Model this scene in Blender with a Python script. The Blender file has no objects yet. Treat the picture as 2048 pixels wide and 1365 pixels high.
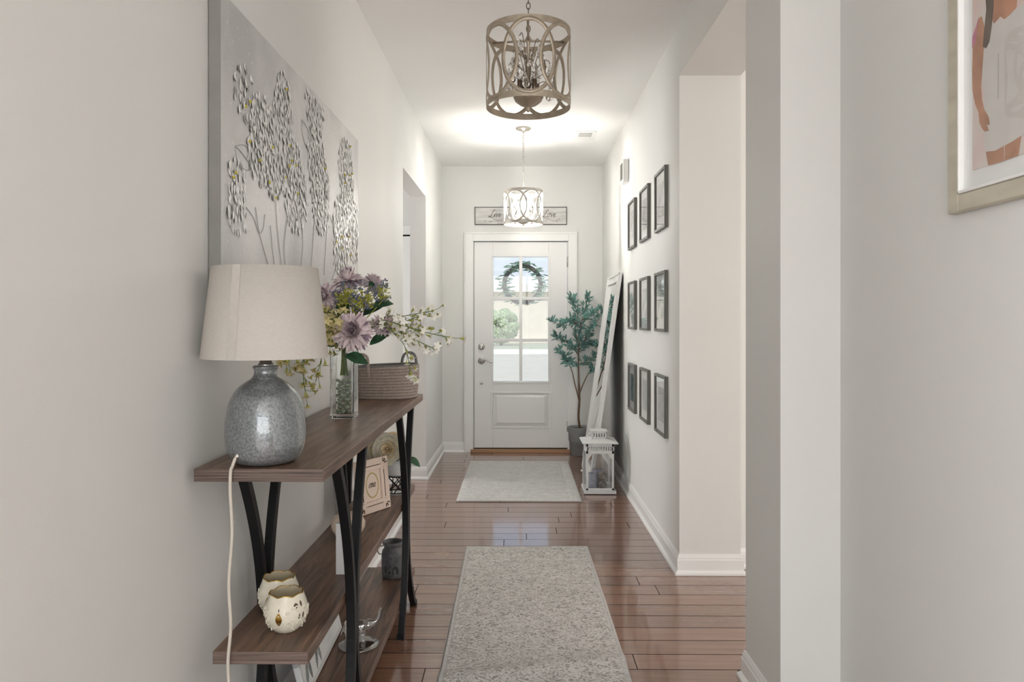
import bpy, bmesh, math, random
from mathutils import Vector, Matrix
random.seed(7)
C = bpy.context.scene.collection
SC = bpy.context.scene
PI = math.pi
# ------------------------------------------------------------------ camera, world, lights, exposure
F = 1455.0; CAMZ = 1.285; YAW = math.atan(14/1455.0)
cam_d = bpy.data.cameras.new('camera'); cam = bpy.data.objects.new('camera', cam_d); C.objects.link(cam)
cam_d.sensor_width = 36; cam_d.lens = F*36/2048; cam_d.shift_y = -40.5/2048
cam_d.clip_start = 0.05; cam_d.clip_end = 200
cam.location = (0, 0, CAMZ); cam.rotation_euler = (PI/2, 0, YAW)
SC.camera = cam
SC.view_settings.view_transform = 'Standard'; SC.view_settings.look = 'None'
SC.view_settings.gamma = 1; SC.view_settings.exposure = 1.24; SC.view_settings.use_curve_mapping = False
w = bpy.data.worlds.new('sky'); SC.world = w; w.use_nodes = True
nt = w.node_tree; nt.nodes.clear()
wo = nt.nodes.new('ShaderNodeOutputWorld'); bg = nt.nodes.new('ShaderNodeBackground')
tc = nt.nodes.new('ShaderNodeTexCoord'); sp = nt.nodes.new('ShaderNodeSeparateXYZ'); rp = nt.nodes.new('ShaderNodeValToRGB')
rp.color_ramp.elements[0].position = 0.0; rp.color_ramp.elements[0].color = (.90, .92, .93, 1)
rp.color_ramp.elements[1].position = 0.16; rp.color_ramp.elements[1].color = (.58, .75, .96, 1)
nt.links.new(tc.outputs['Generated'], sp.inputs[0]); nt.links.new(sp.outputs[2], rp.inputs[0])
nt.links.new(rp.outputs[0], bg.inputs[0]); nt.links.new(bg.outputs[0], wo.inputs[0]); bg.inputs[1].default_value = 0.435

def area(name, loc, size, power, direction, color=(1, 1, 1)):
    l = bpy.data.lights.new(name, 'AREA'); l.shape = 'RECTANGLE'; l.size = size[0]; l.size_y = size[1]
    l.energy = power; l.color = color
    o = bpy.data.objects.new(name, l); C.objects.link(o); o.location = loc
    o.rotation_euler = Vector(direction).to_track_quat('-Z', 'Z').to_euler()
    return o
# daylight at back and dining windows; den and side room lamps are added fill
area('daylight_fill', (0.2, -4.02, 1.45), (4.6, 2.2), 62, (0, 1, .5), (1, .99, .975))
area('daylight_fill', (4.6, 1.9, 1.5), (2.4, 1.7), 32, (-1, 0, .3), (1, .91, .82))
area('daylight_fill', (-3.1, -2.2, 1.5), (2.2, 1.8), 80, (1, 0.35, .45), (.97, .985, 1))  # lamp added to brighten surfaces facing the den, which has no window
area('daylight_fill', (-4.1, 6.3, 1.5), (1.0, 1.6), 55, (1, -.25, .08), (.98, .99, 1))  # lamp added to light the side room, which has no window
sun_d = bpy.data.lights.new('sun', 'SUN'); sun_d.energy = .72; sun_d.angle = .02; sun_d.color = (1, .95, .86)
sun = bpy.data.objects.new('sun', sun_d); C.objects.link(sun); sun.rotation_euler = (math.radians(42), 0, math.radians(-14))

def at(px, py, Y):
    u = px-1024; t = math.tan(YAW)
    c = math.cos(YAW)
    den = F+u*t
    return Vector(((u-F*t)/den*Y, Y, CAMZ+(642-py)/c/den*Y))
def onX(px, py, X):
    u = px-1024; t = math.tan(YAW)
    Y = X*(F+u*t)/(u-F*t)
    return at(px, py, Y)

# ------------------------------------------------------------------ materials
def nodes(name):
    m = bpy.data.materials.new(name); m.use_nodes = True
    return m, m.node_tree, m.node_tree.nodes['Principled BSDF']
def N(t, typ, **kw):
    n = t.nodes.new('ShaderNode'+typ)
    for k, v in kw.items(): setattr(n, k, v)
    return n
def mat(name, col, rough=.5, metal=0., var=0., scale=20., bump=0., bscale=None, spec=.5, trans=0., ior=1.45, sub=0., stretch=None, emit=None, es=0, coat=0, dark=None, detail=4):
    m, t, b = nodes(name)
    b.inputs['Base Color'].default_value = (*col, 1); b.inputs['Roughness'].default_value = rough
    b.inputs['Metallic'].default_value = metal; b.inputs['Specular IOR Level'].default_value = spec
    b.inputs['Transmission Weight'].default_value = trans; b.inputs['IOR'].default_value = ior
    b.inputs['Coat Weight'].default_value = coat
    if sub: b.inputs['Subsurface Weight'].default_value = sub; b.inputs['Subsurface Radius'].default_value = (.01, .01, .01)
    if emit: b.inputs['Emission Color'].default_value = (*emit, 1); b.inputs['Emission Strength'].default_value = es
    if var or bump or dark:
        tcn = N(t, 'TexCoord'); mp = N(t, 'Mapping'); t.links.new(tcn.outputs['Object'], mp.inputs[0])
        if stretch: mp.inputs['Scale'].default_value = stretch
        nz = N(t, 'TexNoise'); nz.inputs['Scale'].default_value = scale; nz.inputs['Detail'].default_value = detail
        t.links.new(mp.outputs[0], nz.inputs[0])
        if var or dark:
            r = N(t, 'ValToRGB')
            lo = dark or tuple(c*(1-var) for c in col); hi = tuple(min(1, c*(1+var)) for c in col) if not dark else col
            r.color_ramp.elements[0].color = (*lo, 1); r.color_ramp.elements[1].color = (*hi, 1)
            r.color_ramp.elements[0].position = .32; r.color_ramp.elements[1].position = .68
            t.links.new(nz.outputs[0], r.inputs[0]); t.links.new(r.outputs[0], b.inputs['Base Color'])
        if bump:
            nb = nz
            if bscale:
                nb = N(t, 'TexNoise'); nb.inputs['Scale'].default_value = bscale; nb.inputs['Detail'].default_value = 5
                t.links.new(mp.outputs[0], nb.inputs[0])
            bp = N(t, 'Bump'); bp.inputs['Strength'].default_value = bump; bp.inputs['Distance'].default_value = .002
            t.links.new(nb.outputs[0], bp.inputs['Height']); t.links.new(bp.outputs[0], b.inputs['Normal'])
    return m
def pane_mat(name, f0=.04, tint=(1, 1, 1), rough=.015):
    m = bpy.data.materials.new(name); m.use_nodes = True; t = m.node_tree; t.nodes.clear()
    o = N(t, 'OutputMaterial'); mx = N(t, 'MixShader'); tr = N(t, 'BsdfTransparent'); g = N(t, 'BsdfGlossy'); fr = N(t, 'LayerWeight')
    p = N(t, 'Math', operation='POWER'); p.inputs[1].default_value = 5; q = N(t, 'Math', operation='MULTIPLY_ADD'); q.inputs[1].default_value = 1-f0; q.inputs[2].default_value = f0
    fr.inputs[0].default_value = .5; t.links.new(fr.outputs['Facing'], p.inputs[0]); t.links.new(p.outputs[0], q.inputs[0])
    tr.inputs[0].default_value = (*tint, 1); g.inputs['Roughness'].default_value = rough
    t.links.new(q.outputs[0], mx.inputs[0]); t.links.new(tr.outputs[0], mx.inputs[1]); t.links.new(g.outputs[0], mx.inputs[2])
    t.links.new(mx.outputs[0], o.inputs[0]); return m

M = {}
M['wall'] = mat('wall_paint', (.785, .785, .762), .62, var=.012, scale=1.3, bump=.12, bscale=260, spec=.35)
M['ceil'] = mat('ceiling_paint', (.90, .90, .885), .85, var=.01, scale=2, bump=.15, bscale=180, spec=.2)
M['trim'] = mat('trim_paint', (.87, .87, .855), .32, bump=.03, bscale=60)
M['door'] = mat('door_paint', (.85, .85, .84), .38, bump=.03, bscale=90)
M['black'] = mat('black_metal', (.007, .007, .008), .45, .0, spec=.3, bump=.05, bscale=150)
M['dark'] = mat('dark_gap', (.01, .01, .01), .9)
M['nickel'] = mat('satin_nickel', (.50, .49, .47), .25, 1., bump=.03, bscale=120)
M['bronze'] = mat('champagne_bronze', (.42, .355, .275), .42, .45, var=.12, scale=40, bump=.08, bscale=300)
M['bronze_dk'] = mat('dark_bronze', (.16, .12, .085), .4, .8)
M['silver'] = mat('lit_bronze', (.52, .49, .44), .4, .55, var=.08, scale=40)  # pendant bronze made paler, its bulb light put into the colour
M['crystal'] = mat('crystal', (1, 1, 1), .0, 0, trans=1., ior=1.5)
M['crystal2'] = pane_mat('lit_crystal', .22, rough=.05)
M['glass'] = mat('clear_glass', (.97, .99, .98), .0, 0, trans=1., ior=1.45)
M['clearfig'] = pane_mat('clear_figurine_glass', .34, rough=.03)
M['pane'] = pane_mat('window_pane', .04)
M['mirror'] = mat('mirror_silver', (.9, .92, .92), .01, 1.)
M['white_metal'] = mat('white_metal', (.74, .74, .73), .4, bump=.04, bscale=80)
M['cord'] = mat('cream_cord', (.66, .61, .53), .45)
M['shade'] = mat('linen_shade', (.62, .58, .53), .9, var=.035, scale=90, bump=.5, bscale=400, stretch=(1, 1, 5), spec=.1)
M['bulb_on'] = mat('glowing_bulb', (1, 1, 1), .3, emit=(1, .96, .90), es=300)
M['bulb_off'] = mat('frosted_bulb', (.9, .9, .88), .3)
M['stem'] = mat('green_stem', (.12, .19, .05), .6, var=.3, scale=60)
M['leaf'] = mat('dark_green_leaf', (.028, .085, .04), .5, var=.4, scale=40)
M['leaf_lt'] = mat('light_green_leaf', (.38, .38, .07), .6, var=.4, scale=80)
M['mauve'] = mat('mauve_petal', (.74, .62, .635), .75, var=.18, scale=60, sub=.1)
M['mauve_dk'] = mat('deep_mauve_petal', (.33, .24, .30), .75, var=.2, scale=60)
M['cream_p'] = mat('cream_petal', (.78, .74, .58), .7, var=.12, scale=60, sub=.1)
M['white_p'] = mat('white_petal', (.86, .84, .76), .7, sub=.1)
M['yellow_p'] = mat('pale_yellow_petal', (.70, .60, .30), .7, var=.2, scale=60, sub=.1)
M['berry'] = mat('blue_berry', (.16, .18, .26), .5, var=.3, scale=80)
M['rose'] = mat('peach_rose', (.80, .62, .36), .7, var=.15, scale=50, sub=.15)
M['rose_o'] = mat('pale_rose', (.78, .72, .56), .7, var=.1, scale=50, sub=.15)
M['ceramic_w'] = mat('white_ceramic', (.80, .80, .79), .2)
M['porcelain'] = mat('ivory_porcelain', (.80, .75, .62), .22, bump=1., bscale=85, var=.05, scale=30)
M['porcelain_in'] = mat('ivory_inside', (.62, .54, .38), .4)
M['gold'] = mat('gold_glaze', (.62, .38, .08), .2, 1.)
M['grayceramic'] = mat('charcoal_ceramic', (.10, .10, .105), .45, var=.3, scale=40, bump=.2, bscale=60)
M['planter'] = mat('grey_planter', (.26, .27, .27), .75, var=.08, scale=25, bump=.2, bscale=200)
M['soil'] = mat('moss_soil', (.05, .05, .04), .95, bump=1, bscale=120)
M['bark'] = mat('brown_bark', (.16, .095, .055), .85, var=.35, scale=50, bump=.6, bscale=90)
M['olive'] = mat('olive_leaf', (.13, .28, .25), .55, var=.45, scale=9)
M['olive_dk'] = mat('olive_fruit', (.03, .03, .035), .35)
M['rope'] = mat('taupe_rope', (.33, .27, .235), .9, var=.16, scale=120, bump=1., bscale=350)
M['rope_dk'] = mat('grey_rope', (.17, .17, .165), .9, var=.2, scale=120, bump=1., bscale=350)
M['pinkwood'] = mat('blush_frame', (.74, .60, .50), .6)
M['ink'] = mat('black_ink', (.03, .03, .03), .7)
M['goldink'] = mat('gold_leaf_ink', (.45, .36, .12), .6)
M['brownink'] = mat('brown_slot', (.10, .06, .04), .8)
M['pumpkin'] = mat('cream_pumpkin', (.72, .58, .47), .4, var=.1, scale=15)
M['candle_g'] = mat('grey_candle', (.27, .29, .34), .65, var=.2, scale=40, bump=.3, bscale=60)
M['stone'] = mat('carved_stone', (.22, .20, .18), .85, var=.5, scale=35, bump=1., bscale=60)
M['gframe'] = mat('driftwood_grey', (.15, .145, .13), .5, var=.35, scale=30, stretch=(1, 1, .15), bump=.3, bscale=90)
M['matboard'] = mat('mat_board', (.88, .88, .87), .8)
M['champ'] = mat('champagne_moulding', (.56, .52, .42), .4, .25, var=.1, scale=30, stretch=(1, .2, 1))
M['concrete'] = mat('porch_concrete', (.74, .66, .54), .9, var=.04, scale=3)
M['lawn'] = mat('lawn', (.34, .35, .24), .95, var=.3, scale=8)
M['siding'] = mat('beige_siding', (.72, .64, .52), .8, var=.04, scale=2)
M['roof'] = mat('grey_shingle', (.2, .2, .2), .9)
M['bush'] = mat('hedge_green', (.30, .38, .20), .9, var=.5, scale=9, bump=1, bscale=12)
M['twig'] = mat('wreath_twig', (.025, .035, .025), .8)
M['wleaf'] = mat('wreath_leaf', (.10, .26, .17), .6, var=.4, scale=50)
M['plastic'] = mat('white_plastic', (.78, .78, .76), .35)
M['vent_dk'] = mat('vent_shadow', (.22, .22, .21), .8)
M['brownwood'] = mat('threshold_oak', (.42, .24, .13), .4, var=.15, scale=15, stretch=(.2, 3, 3))

def floor_mat():
    m, t, b = nodes('hickory_planks'); L = t.links
    g = N(t, 'NewGeometry'); s = N(t, 'SeparateXYZ'); L.new(g.outputs['Position'], s.inputs[0])
    def math_(op, a, bb=None, c=None):
        n = N(t, 'Math', operation=op)
        for i, v in enumerate((a, bb, c)):
            if v is None: continue
            if isinstance(v, (int, float)): n.inputs[i].default_value = v
            else: L.new(v, n.inputs[i])
        return n.outputs[0]
    PW = .122; PL = 1.15
    rowf = math_('DIVIDE', s.outputs[1], PW); row = math_('FLOOR', rowf); fr = math_('FRACT', rowf)
    wn = N(t, 'TexWhiteNoise', noise_dimensions='1D'); L.new(row, wn.inputs['W'])
    xs = math_('ADD', math_('DIVIDE', s.outputs[0], PL), math_('MULTIPLY', wn.outputs['Value'], 7.3))
    col = math_('FLOOR', xs); fx = math_('FRACT', xs)
    idn = N(t, 'CombineXYZ'); L.new(row, idn.inputs[0]); L.new(col, idn.inputs[1])
    wn2 = N(t, 'TexWhiteNoise', noise_dimensions='2D'); L.new(idn.outputs[0], wn2.inputs['Vector'])
    # grain
    cv = N(t, 'CombineXYZ')
    L.new(math_('ADD', math_('MULTIPLY', s.outputs[0], 1.6), math_('MULTIPLY', wn2.outputs['Value'], 30)), cv.inputs[0])
    L.new(math_('MULTIPLY', s.outputs[1], 26), cv.inputs[1])
    nz = N(t, 'TexNoise'); nz.inputs['Scale'].default_value = 1.6; nz.inputs['Detail'].default_value = 7; nz.inputs['Distortion'].default_value = .6
    L.new(cv.outputs[0], nz.inputs[0])
    nb = N(t, 'TexNoise'); nb.inputs['Scale'].default_value = 3.0; nb.inputs['Detail'].default_value = 3
    L.new(g.outputs['Position'], nb.inputs[0])
    fac = math_('ADD', math_('MULTIPLY', nz.outputs[0], .6), math_('ADD', math_('MULTIPLY', wn2.outputs['Value'], .30), math_('MULTIPLY', nb.outputs[0], .3)))
    r = N(t, 'ValToRGB'); e = r.color_ramp.elements
    e[0].position = .30; e[0].color = (.155, .076, .049, 1); e[1].position = .95; e[1].color = (.34, .178, .115, 1)
    k = e.new(.55); k.color = (.235, .122, .079, 1)
    L.new(fac, r.inputs[0])
    # gaps
    d1 = math_('MINIMUM', fr, math_('SUBTRACT', 1, fr)); d2 = math_('MINIMUM', fx, math_('SUBTRACT', 1, fx))
    g1 = math_('LESS_THAN', d1, .021); g2 = math_('LESS_THAN', d2, .0018)
    gap = math_('MAXIMUM', g1, g2)
    mx = N(t, 'MixRGB'); L.new(gap, mx.inputs[0]); L.new(r.outputs[0], mx.inputs[1]); mx.inputs[2].default_value = (.03, .016, .011, 1)
    L.new(mx.outputs[0], b.inputs['Base Color'])
    b.inputs['Roughness'].default_value = .24
    rr = N(t, 'MapRange'); rr.inputs[3].default_value = .22; rr.inputs[4].default_value = .27; L.new(nz.outputs[0], rr.inputs[0]); L.new(rr.outputs[0], b.inputs['Roughness'])
    b.inputs['Specular IOR Level'].default_value = .6
    L.new(math_('MULTIPLY', math_('SUBTRACT', 1, math_('MULTIPLY', gap, .75)), .9), b.inputs['Coat Weight']); L.new(math_('MULTIPLY', math_('SUBTRACT', 1, gap), .6), b.inputs['Specular IOR Level']); b.inputs['Coat Roughness'].default_value = .09; b.inputs['Coat IOR'].default_value = 1.65
    h = math_('MULTIPLY', nb.outputs[0], .7)
    hh = math_('ADD', h, 0.0)
    bp = N(t, 'Bump'); bp.inputs['Strength'].default_value = .22; bp.inputs['Distance'].default_value = .0016
    L.new(hh, bp.inputs['Height']); L.new(bp.outputs[0], b.inputs['Normal'])
    return m
M['floor'] = floor_mat()

def wood_mat(name, c0, c1, st, rough=.42):
    m, t, b = nodes(name); L = t.links
    tcn = N(t, 'TexCoord'); mp = N(t, 'Mapping'); mp.inputs['Scale'].default_value = st; L.new(tcn.outputs['Object'], mp.inputs[0])
    nz = N(t, 'TexNoise'); nz.inputs['Scale'].default_value = 1.; nz.inputs['Detail'].default_value = 8; nz.inputs['Roughness'].default_value = .65; nz.inputs['Distortion'].default_value = 1.1
    L.new(mp.outputs[0], nz.inputs[0])
    r = N(t, 'ValToRGB'); e = r.color_ramp.elements
    e[0].position = .33; e[0].color = (*c0, 1); e[1].position = .68; e[1].color = (*c1, 1)
    L.new(nz.outputs[0], r.inputs[0]); L.new(r.outputs[0], b.inputs['Base Color'])
    b.inputs['Roughness'].default_value = rough
    bp = N(t, 'Bump'); bp.inputs['Strength'].default_value = .4; bp.inputs['Distance'].default_value = .001
    L.new(nz.outputs[0], bp.inputs['Height']); L.new(bp.outputs[0], b.inputs['Normal'])
    return m
M['walnut'] = wood_mat('rustic_walnut', (.040, .021, .014), (.27, .160, .106), (34, 2.6, 34), .38)
M['walnut_end'] = wood_mat('rustic_walnut_end', (.045, .030, .024), (.25, .18, .15), (3, 3, 170), .5)

def rug_mat(name, light, dark, sc):
    m, t, b = nodes(name); L = t.links
    tcn = N(t, 'TexCoord'); mp = N(t, 'Mapping'); L.new(tcn.outputs['Object'], mp.inputs[0]); mp.inputs['Scale'].default_value = (1, 1.5, 1)
    nz0 = N(t, 'TexNoise'); nz0.inputs['Scale'].default_value = sc*.5; nz0.inputs['Detail'].default_value = 3; L.new(mp.outputs[0], nz0.inputs[0])
    nz = N(t, 'TexNoise'); nz.inputs['Scale'].default_value = sc; nz.inputs['Detail'].default_value = 3; nz.inputs['Distortion'].default_value = 2.6
    L.new(mp.outputs[0], nz.inputs[0])
    fine = N(t, 'TexNoise'); fine.inputs['Scale'].default_value = 420; L.new(mp.outputs[0], fine.inputs[0])
    r = N(t, 'ValToRGB'); e = r.color_ramp.elements
    e[0].position = .40; e[0].color = (*dark, 1); e[1].position = .50; e[1].color = (*light, 1)
    L.new(nz.outputs[0], r.inputs[0])
    r2 = N(t, 'ValToRGB'); e2 = r2.color_ramp.elements; e2[0].position = .4; e2[0].color = (.93, .93, .92, 1); e2[1].position = .62; e2[1].color = (1, 1, 1, 1)
    L.new(nz0.outputs[0], r2.inputs[0])
    mx = N(t, 'MixRGB', blend_type='MULTIPLY'); mx.inputs[0].default_value = 1; L.new(r.outputs[0], mx.inputs[1]); L.new(r2.outputs[0], mx.inputs[2])
    L.new(mx.outputs[0], b.inputs['Base Color']); b.inputs['Roughness'].default_value = .95; b.inputs['Specular IOR Level'].default_value = .1
    ad = N(t, 'Math', operation='MULTIPLY_ADD'); L.new(fine.outputs[0], ad.inputs[0]); ad.inputs[1].default_value = .3; L.new(r.outputs[0], ad.inputs[2])
    bp = N(t, 'Bump'); bp.inputs['Strength'].default_value = .8; bp.inputs['Distance'].default_value = .004
    L.new(ad.outputs[0], bp.inputs['Height']); L.new(bp.outputs[0], b.inputs['Normal'])
    return m
M['rug'] = rug_mat('carved_grey_pile', (.72, .70, .67), (.33, .315, .295), 40)
M['rug_b'] = mat('rug_border', (.56, .55, .53), .95, var=.12, scale=60, bump=.8, bscale=200)
M['rug2'] = rug_mat('faded_grey_pile', (.66, .65, .63), (.54, .53, .515), 26)
M['rugedge'] = mat('rug_binding', (.45, .43, .41), .9)

def speckle_glass():
    m, t, b = nodes('smoky_bubble_glass'); L = t.links
    tcn = N(t, 'TexCoord'); v = N(t, 'TexVoronoi'); v.inputs['Scale'].default_value = 130; L.new(tcn.outputs['Object'], v.inputs[0])
    nz = N(t, 'TexNoise'); nz.inputs['Scale'].default_value = 190; nz.inputs['Detail'].default_value = 6; L.new(tcn.outputs['Object'], nz.inputs[0])
    r = N(t, 'ValToRGB'); e = r.color_ramp.elements; e[0].position = .36; e[0].color = (.15, .17, .18, 1); e[1].position = .68; e[1].color = (.31, .33, .335, 1)
    L.new(nz.outputs[0], r.inputs[0]); L.new(r.outputs[0], b.inputs['Base Color'])
    b.inputs['Roughness'].default_value = .28; b.inputs['Coat Weight'].default_value = 1; b.inputs['Coat Roughness'].default_value = .03
    b.inputs['Metallic'].default_value = .35
    bp = N(t, 'Bump'); bp.inputs['Strength'].default_value = .35; bp.inputs['Distance'].default_value = .001
    L.new(v.outputs['Distance'], bp.inputs['Height']); L.new(bp.outputs[0], b.inputs['Normal'])
    return m
M['smoke'] = speckle_glass()

def canvas_mat():
    m, t, b = nodes('silver_painted_canvas'); L = t.links
    tcn = N(t, 'TexCoord'); mp = N(t, 'Mapping'); mp.inputs['Scale'].default_value = (1, 1.6, 1); L.new(tcn.outputs['Object'], mp.inputs[0])
    nz = N(t, 'TexNoise'); nz.inputs['Scale'].default_value = 2.2; nz.inputs['Detail'].default_value = 6; L.new(mp.outputs[0], nz.inputs[0])
    f = N(t, 'TexNoise'); f.inputs['Scale'].default_value = 90; f.inputs['Detail'].default_value = 2; L.new(tcn.outputs['Object'], f.inputs[0])
    r = N(t, 'ValToRGB'); e = r.color_ramp.elements; e[0].position = .35; e[0].color = (.52, .52, .52, 1); e[1].position = .62; e[1].color = (.72, .715, .70, 1)
    r2 = N(t, 'ValToRGB'); e2 = r2.color_ramp.elements; e2[0].position = .66; e2[0].color = (0, 0, 0, 1); e2[1].position = .74; e2[1].color = (1, 1, 1, 1)
    L.new(nz.outputs[0], r.inputs[0]); L.new(f.outputs[0], r2.inputs[0])
    mx = N(t, 'MixRGB'); L.new(r2.outputs[0], mx.inputs[0]); L.new(r.outputs[0], mx.inputs[1]); mx.inputs[2].default_value = (.85, .85, .84, 1)
    L.new(mx.outputs[0], b.inputs['Base Color']); b.inputs['Roughness'].default_value = .5; b.inputs['Metallic'].default_value = .08; b.inputs['Specular IOR Level'].default_value = .3
    bp = N(t, 'Bump'); bp.inputs['Strength'].default_value = .5; bp.inputs['Distance'].default_value = .002
    L.new(f.outputs[0], bp.inputs['Height']); L.new(bp.outputs[0], b.inputs['Normal'])
    return m
M['canvas'] = canvas_mat()
M['canvas_side'] = mat('grey_canvas_edge', (.26, .255, .24), .7, var=.1, scale=8)
M['petal_p'] = mat('impasto_white', (.90, .90, .87), .3, bump=.5, bscale=90)
M['petal_s'] = mat('impasto_silver', (.42, .42, .40), .35, .4)
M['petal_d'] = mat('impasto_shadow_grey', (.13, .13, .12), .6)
M['petal_y'] = mat('impasto_yellow', (.55, .47, .06), .5)
M['distress'] = mat('distressed_white_wood', (.74, .73, .71), .7, dark=(.52, .51, .49), scale=14, stretch=(.4, 1, 3), bump=.4, bscale=50)
M['wash'] = mat('watercolour_wash', (.76, .70, .66), .7, dark=(.72, .48, .42), scale=7)
M['wash'].node_tree.nodes['Color Ramp'].color_ramp.elements[0].position = .2 if 'Color Ramp' in M['wash'].node_tree.nodes else .2
M['skin'] = mat('painted_skin', (.50, .25, .15), .7, var=.2, scale=22)
M['dress'] = mat('painted_dress', (.68, .655, .62), .7, var=.05, scale=14)
M['hair'] = mat('painted_hair', (.13, .095, .07), .7, var=.3, scale=40)
M['pinkink'] = mat('painted_pink', (.55, .20, .30), .7, var=.3, scale=30)
M['paint_shadow'] = mat('painted_lace_grey', (.50, .48, .45), .7)
M['feather'] = mat('feather_grey', (.30, .32, .32), .8, var=.4, scale=50)
M['gem'] = mat('pale_green_glass_pebble', (.38, .44, .32), .08, trans=.15, ior=1.45, var=.3, scale=30)

# ------------------------------------------------------------------ mesh helpers
class MB:
    def __init__(s): s.v = []; s.f = []; s.mi = []; s.sm = []; s.m = 0; s.smooth = False
    def add(s, vs, fs, mi=None, smooth=None):
        n = len(s.v); s.v += [tuple(p) for p in vs]
        for f in fs:
            s.f.append([n+i for i in f]); s.mi.append(s.m if mi is None else mi); s.sm.append(s.smooth if smooth is None else smooth)
        return s
    def box(s, x0, x1, y0, y1, z0, z1, mi=None, faces_mi=None):
        vs = [(x0, y0, z0), (x1, y0, z0), (x1, y1, z0), (x0, y1, z0), (x0, y0, z1), (x1, y0, z1), (x1, y1, z1), (x0, y1, z1)]
        fs = [(0, 3, 2, 1), (4, 5, 6, 7), (0, 1, 5, 4), (1, 2, 6, 5), (2, 3, 7, 6), (3, 0, 4, 7)]
        s.add(vs, fs, mi, False)
        if faces_mi:
            for i, k in enumerate(faces_mi): s.mi[-6+i] = k
        return s
    def prism(s, poly, z0, z1, mi=None):   # poly xy counter-clockwise
        n = len(poly); vs = [(x, y, z0) for x, y in poly]+[(x, y, z1) for x, y in poly]
        fs = [tuple(range(n-1, -1, -1)), tuple(range(n, 2*n))]+[(i, (i+1) % n, n+(i+1) % n, n+i) for i in range(n)]
        return s.add(vs, fs, mi, False)
    def lathe(s, prof, c=(0, 0, 0), n=40, mi=None, smooth=True, rfun=None, zfun=None):
        vs = []; k = len(prof)
        for j in range(n):
            a = 2*PI*j/n
            for i, (r, z) in enumerate(prof):
                rr = r*(rfun(a, i) if rfun else 1); zz = z+(zfun(a, i) if zfun else 0)
                vs.append((c[0]+rr*math.cos(a), c[1]+rr*math.sin(a), c[2]+zz))
        fs = []
        for j in range(n):
            j2 = (j+1) % n
            for i in range(k-1): fs.append((j*k+i, j2*k+i, j2*k+i+1, j*k+i+1))
        return s.add(vs, fs, mi, smooth)
    def tube(s, pts, r, n=8, mi=None, closed=False, cap=True, flat=None, up=None):
        pts = [Vector(p) for p in pts]; m = len(pts)
        rs = r if isinstance(r, (list, tuple)) else [r]*m
        vs = []; prev = None
        for i, p in enumerate(pts):
            if closed: d = pts[(i+1) % m]-pts[i-1]
            else: d = pts[min(i+1, m-1)]-pts[max(i-1, 0)]
            if d.length < 1e-9: d = Vector((0, 0, 1))
            d.normalize()
            if up is not None: a = Vector(up); a = a-d*a.dot(d)
            elif prev is None:
                a = Vector((0, 0, 1)) if abs(d.z) < .9 else Vector((1, 0, 0)); a = a-d*a.dot(d)
            else: a = prev-d*prev.dot(d)
            if a.length < 1e-6: a = d.orthogonal()
            a.normalize(); prev = a; b = d.cross(a)
            fa, fb = (1, 1) if flat is None else flat
            for k in range(n):
                t = 2*PI*k/n; vs.append(p+a*(rs[i]*fa*math.cos(t))+b*(rs[i]*fb*math.sin(t)))
        fs = []
        for i in range(m if closed else m-1):
            i2 = (i+1) % m
            for k in range(n): fs.append((i*n+k, i*n+(k+1) % n, i2*n+(k+1) % n, i2*n+k))
        if cap and not closed: fs += [tuple(range(n-1, -1, -1)), tuple((m-1)*n+k for k in range(n))]
        return s.add(vs, fs, mi, True)
    def bar(s, pts, hx, hy, mi=None):      # rectangular section, x half-width, y half-width, path in the YZ plane
        vs = []; m = len(pts)
        for i, p in enumerate(pts):
            p = Vector(p); d = Vector(pts[min(i+1, m-1)])-Vector(pts[max(i-1, 0)]); d.normalize()
            nrm = Vector((0, -d.z, d.y))
            for sx, sn in ((-1, -1), (1, -1), (1, 1), (-1, 1)): vs.append(p+Vector((sx*hx, 0, 0))+nrm*(sn*hy))
        fs = [(i*4+k, i*4+(k+1) % 4, (i+1)*4+(k+1) % 4, (i+1)*4+k) for i in range(m-1) for k in range(4)]
        fs += [(3, 2, 1, 0), tuple((m-1)*4+k for k in range(4))]
        return s.add(vs, fs, mi, False)
    def ball(s, c, r, n=12, mi=None, rx=None):
        sx, sy, sz = rx or (1, 1, 1); k = max(4, n//2); vs = []; fs = []
        for i in range(k+1):
            th = PI*i/k
            for j in range(n):
                a = 2*PI*j/n; vs.append((c[0]+r*sx*math.sin(th)*math.cos(a), c[1]+r*sy*math.sin(th)*math.sin(a), c[2]+r*sz*math.cos(th)))
        for i in range(k):
            for j in range(n): fs.append((i*n+j, (i+1)*n+j, (i+1)*n+(j+1) % n, i*n+(j+1) % n))
        return s.add(vs, fs, mi, True)
    def leaf(s, p, d, up, L, W, curl=.2, cup=.15, seg=4, mi=None, tipw=.0, point=1.):
        p = Vector(p); d = Vector(d).normalized(); up = Vector(up); up = (up-d*up.dot(d))
        if up.length < 1e-5: up = d.orthogonal()
        up.normalize(); side = d.cross(up); vs = []; fs = []
        for i in range(seg+1):
            t = i/seg; wd = W*.5*(math.sin(PI*min(1, (t*.93+.05)))**point)+tipw*t
            c = p+d*(L*t*math.cos(curl*t))-up*(L*t*math.sin(curl*t))
            vs += [c-side*wd+up*(cup*wd), c, c+side*wd+up*(cup*wd)]
        for i in range(seg):
            a = i*3; fs += [(a, a+1, a+4, a+3), (a+1, a+2, a+5, a+4)]
        return s.add(vs, fs, mi, True)
    def xf(s, mtx):
        s.v = [tuple(mtx @ Vector(p)) for p in s.v]; return s
    def merge(s, o, mtx=None):
        n = len(s.v); s.v += [tuple(mtx @ Vector(p)) if mtx else p for p in o.v]
        s.f += [[n+i for i in f] for f in o.f]; s.mi += o.mi; s.sm += o.sm; return s
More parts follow.
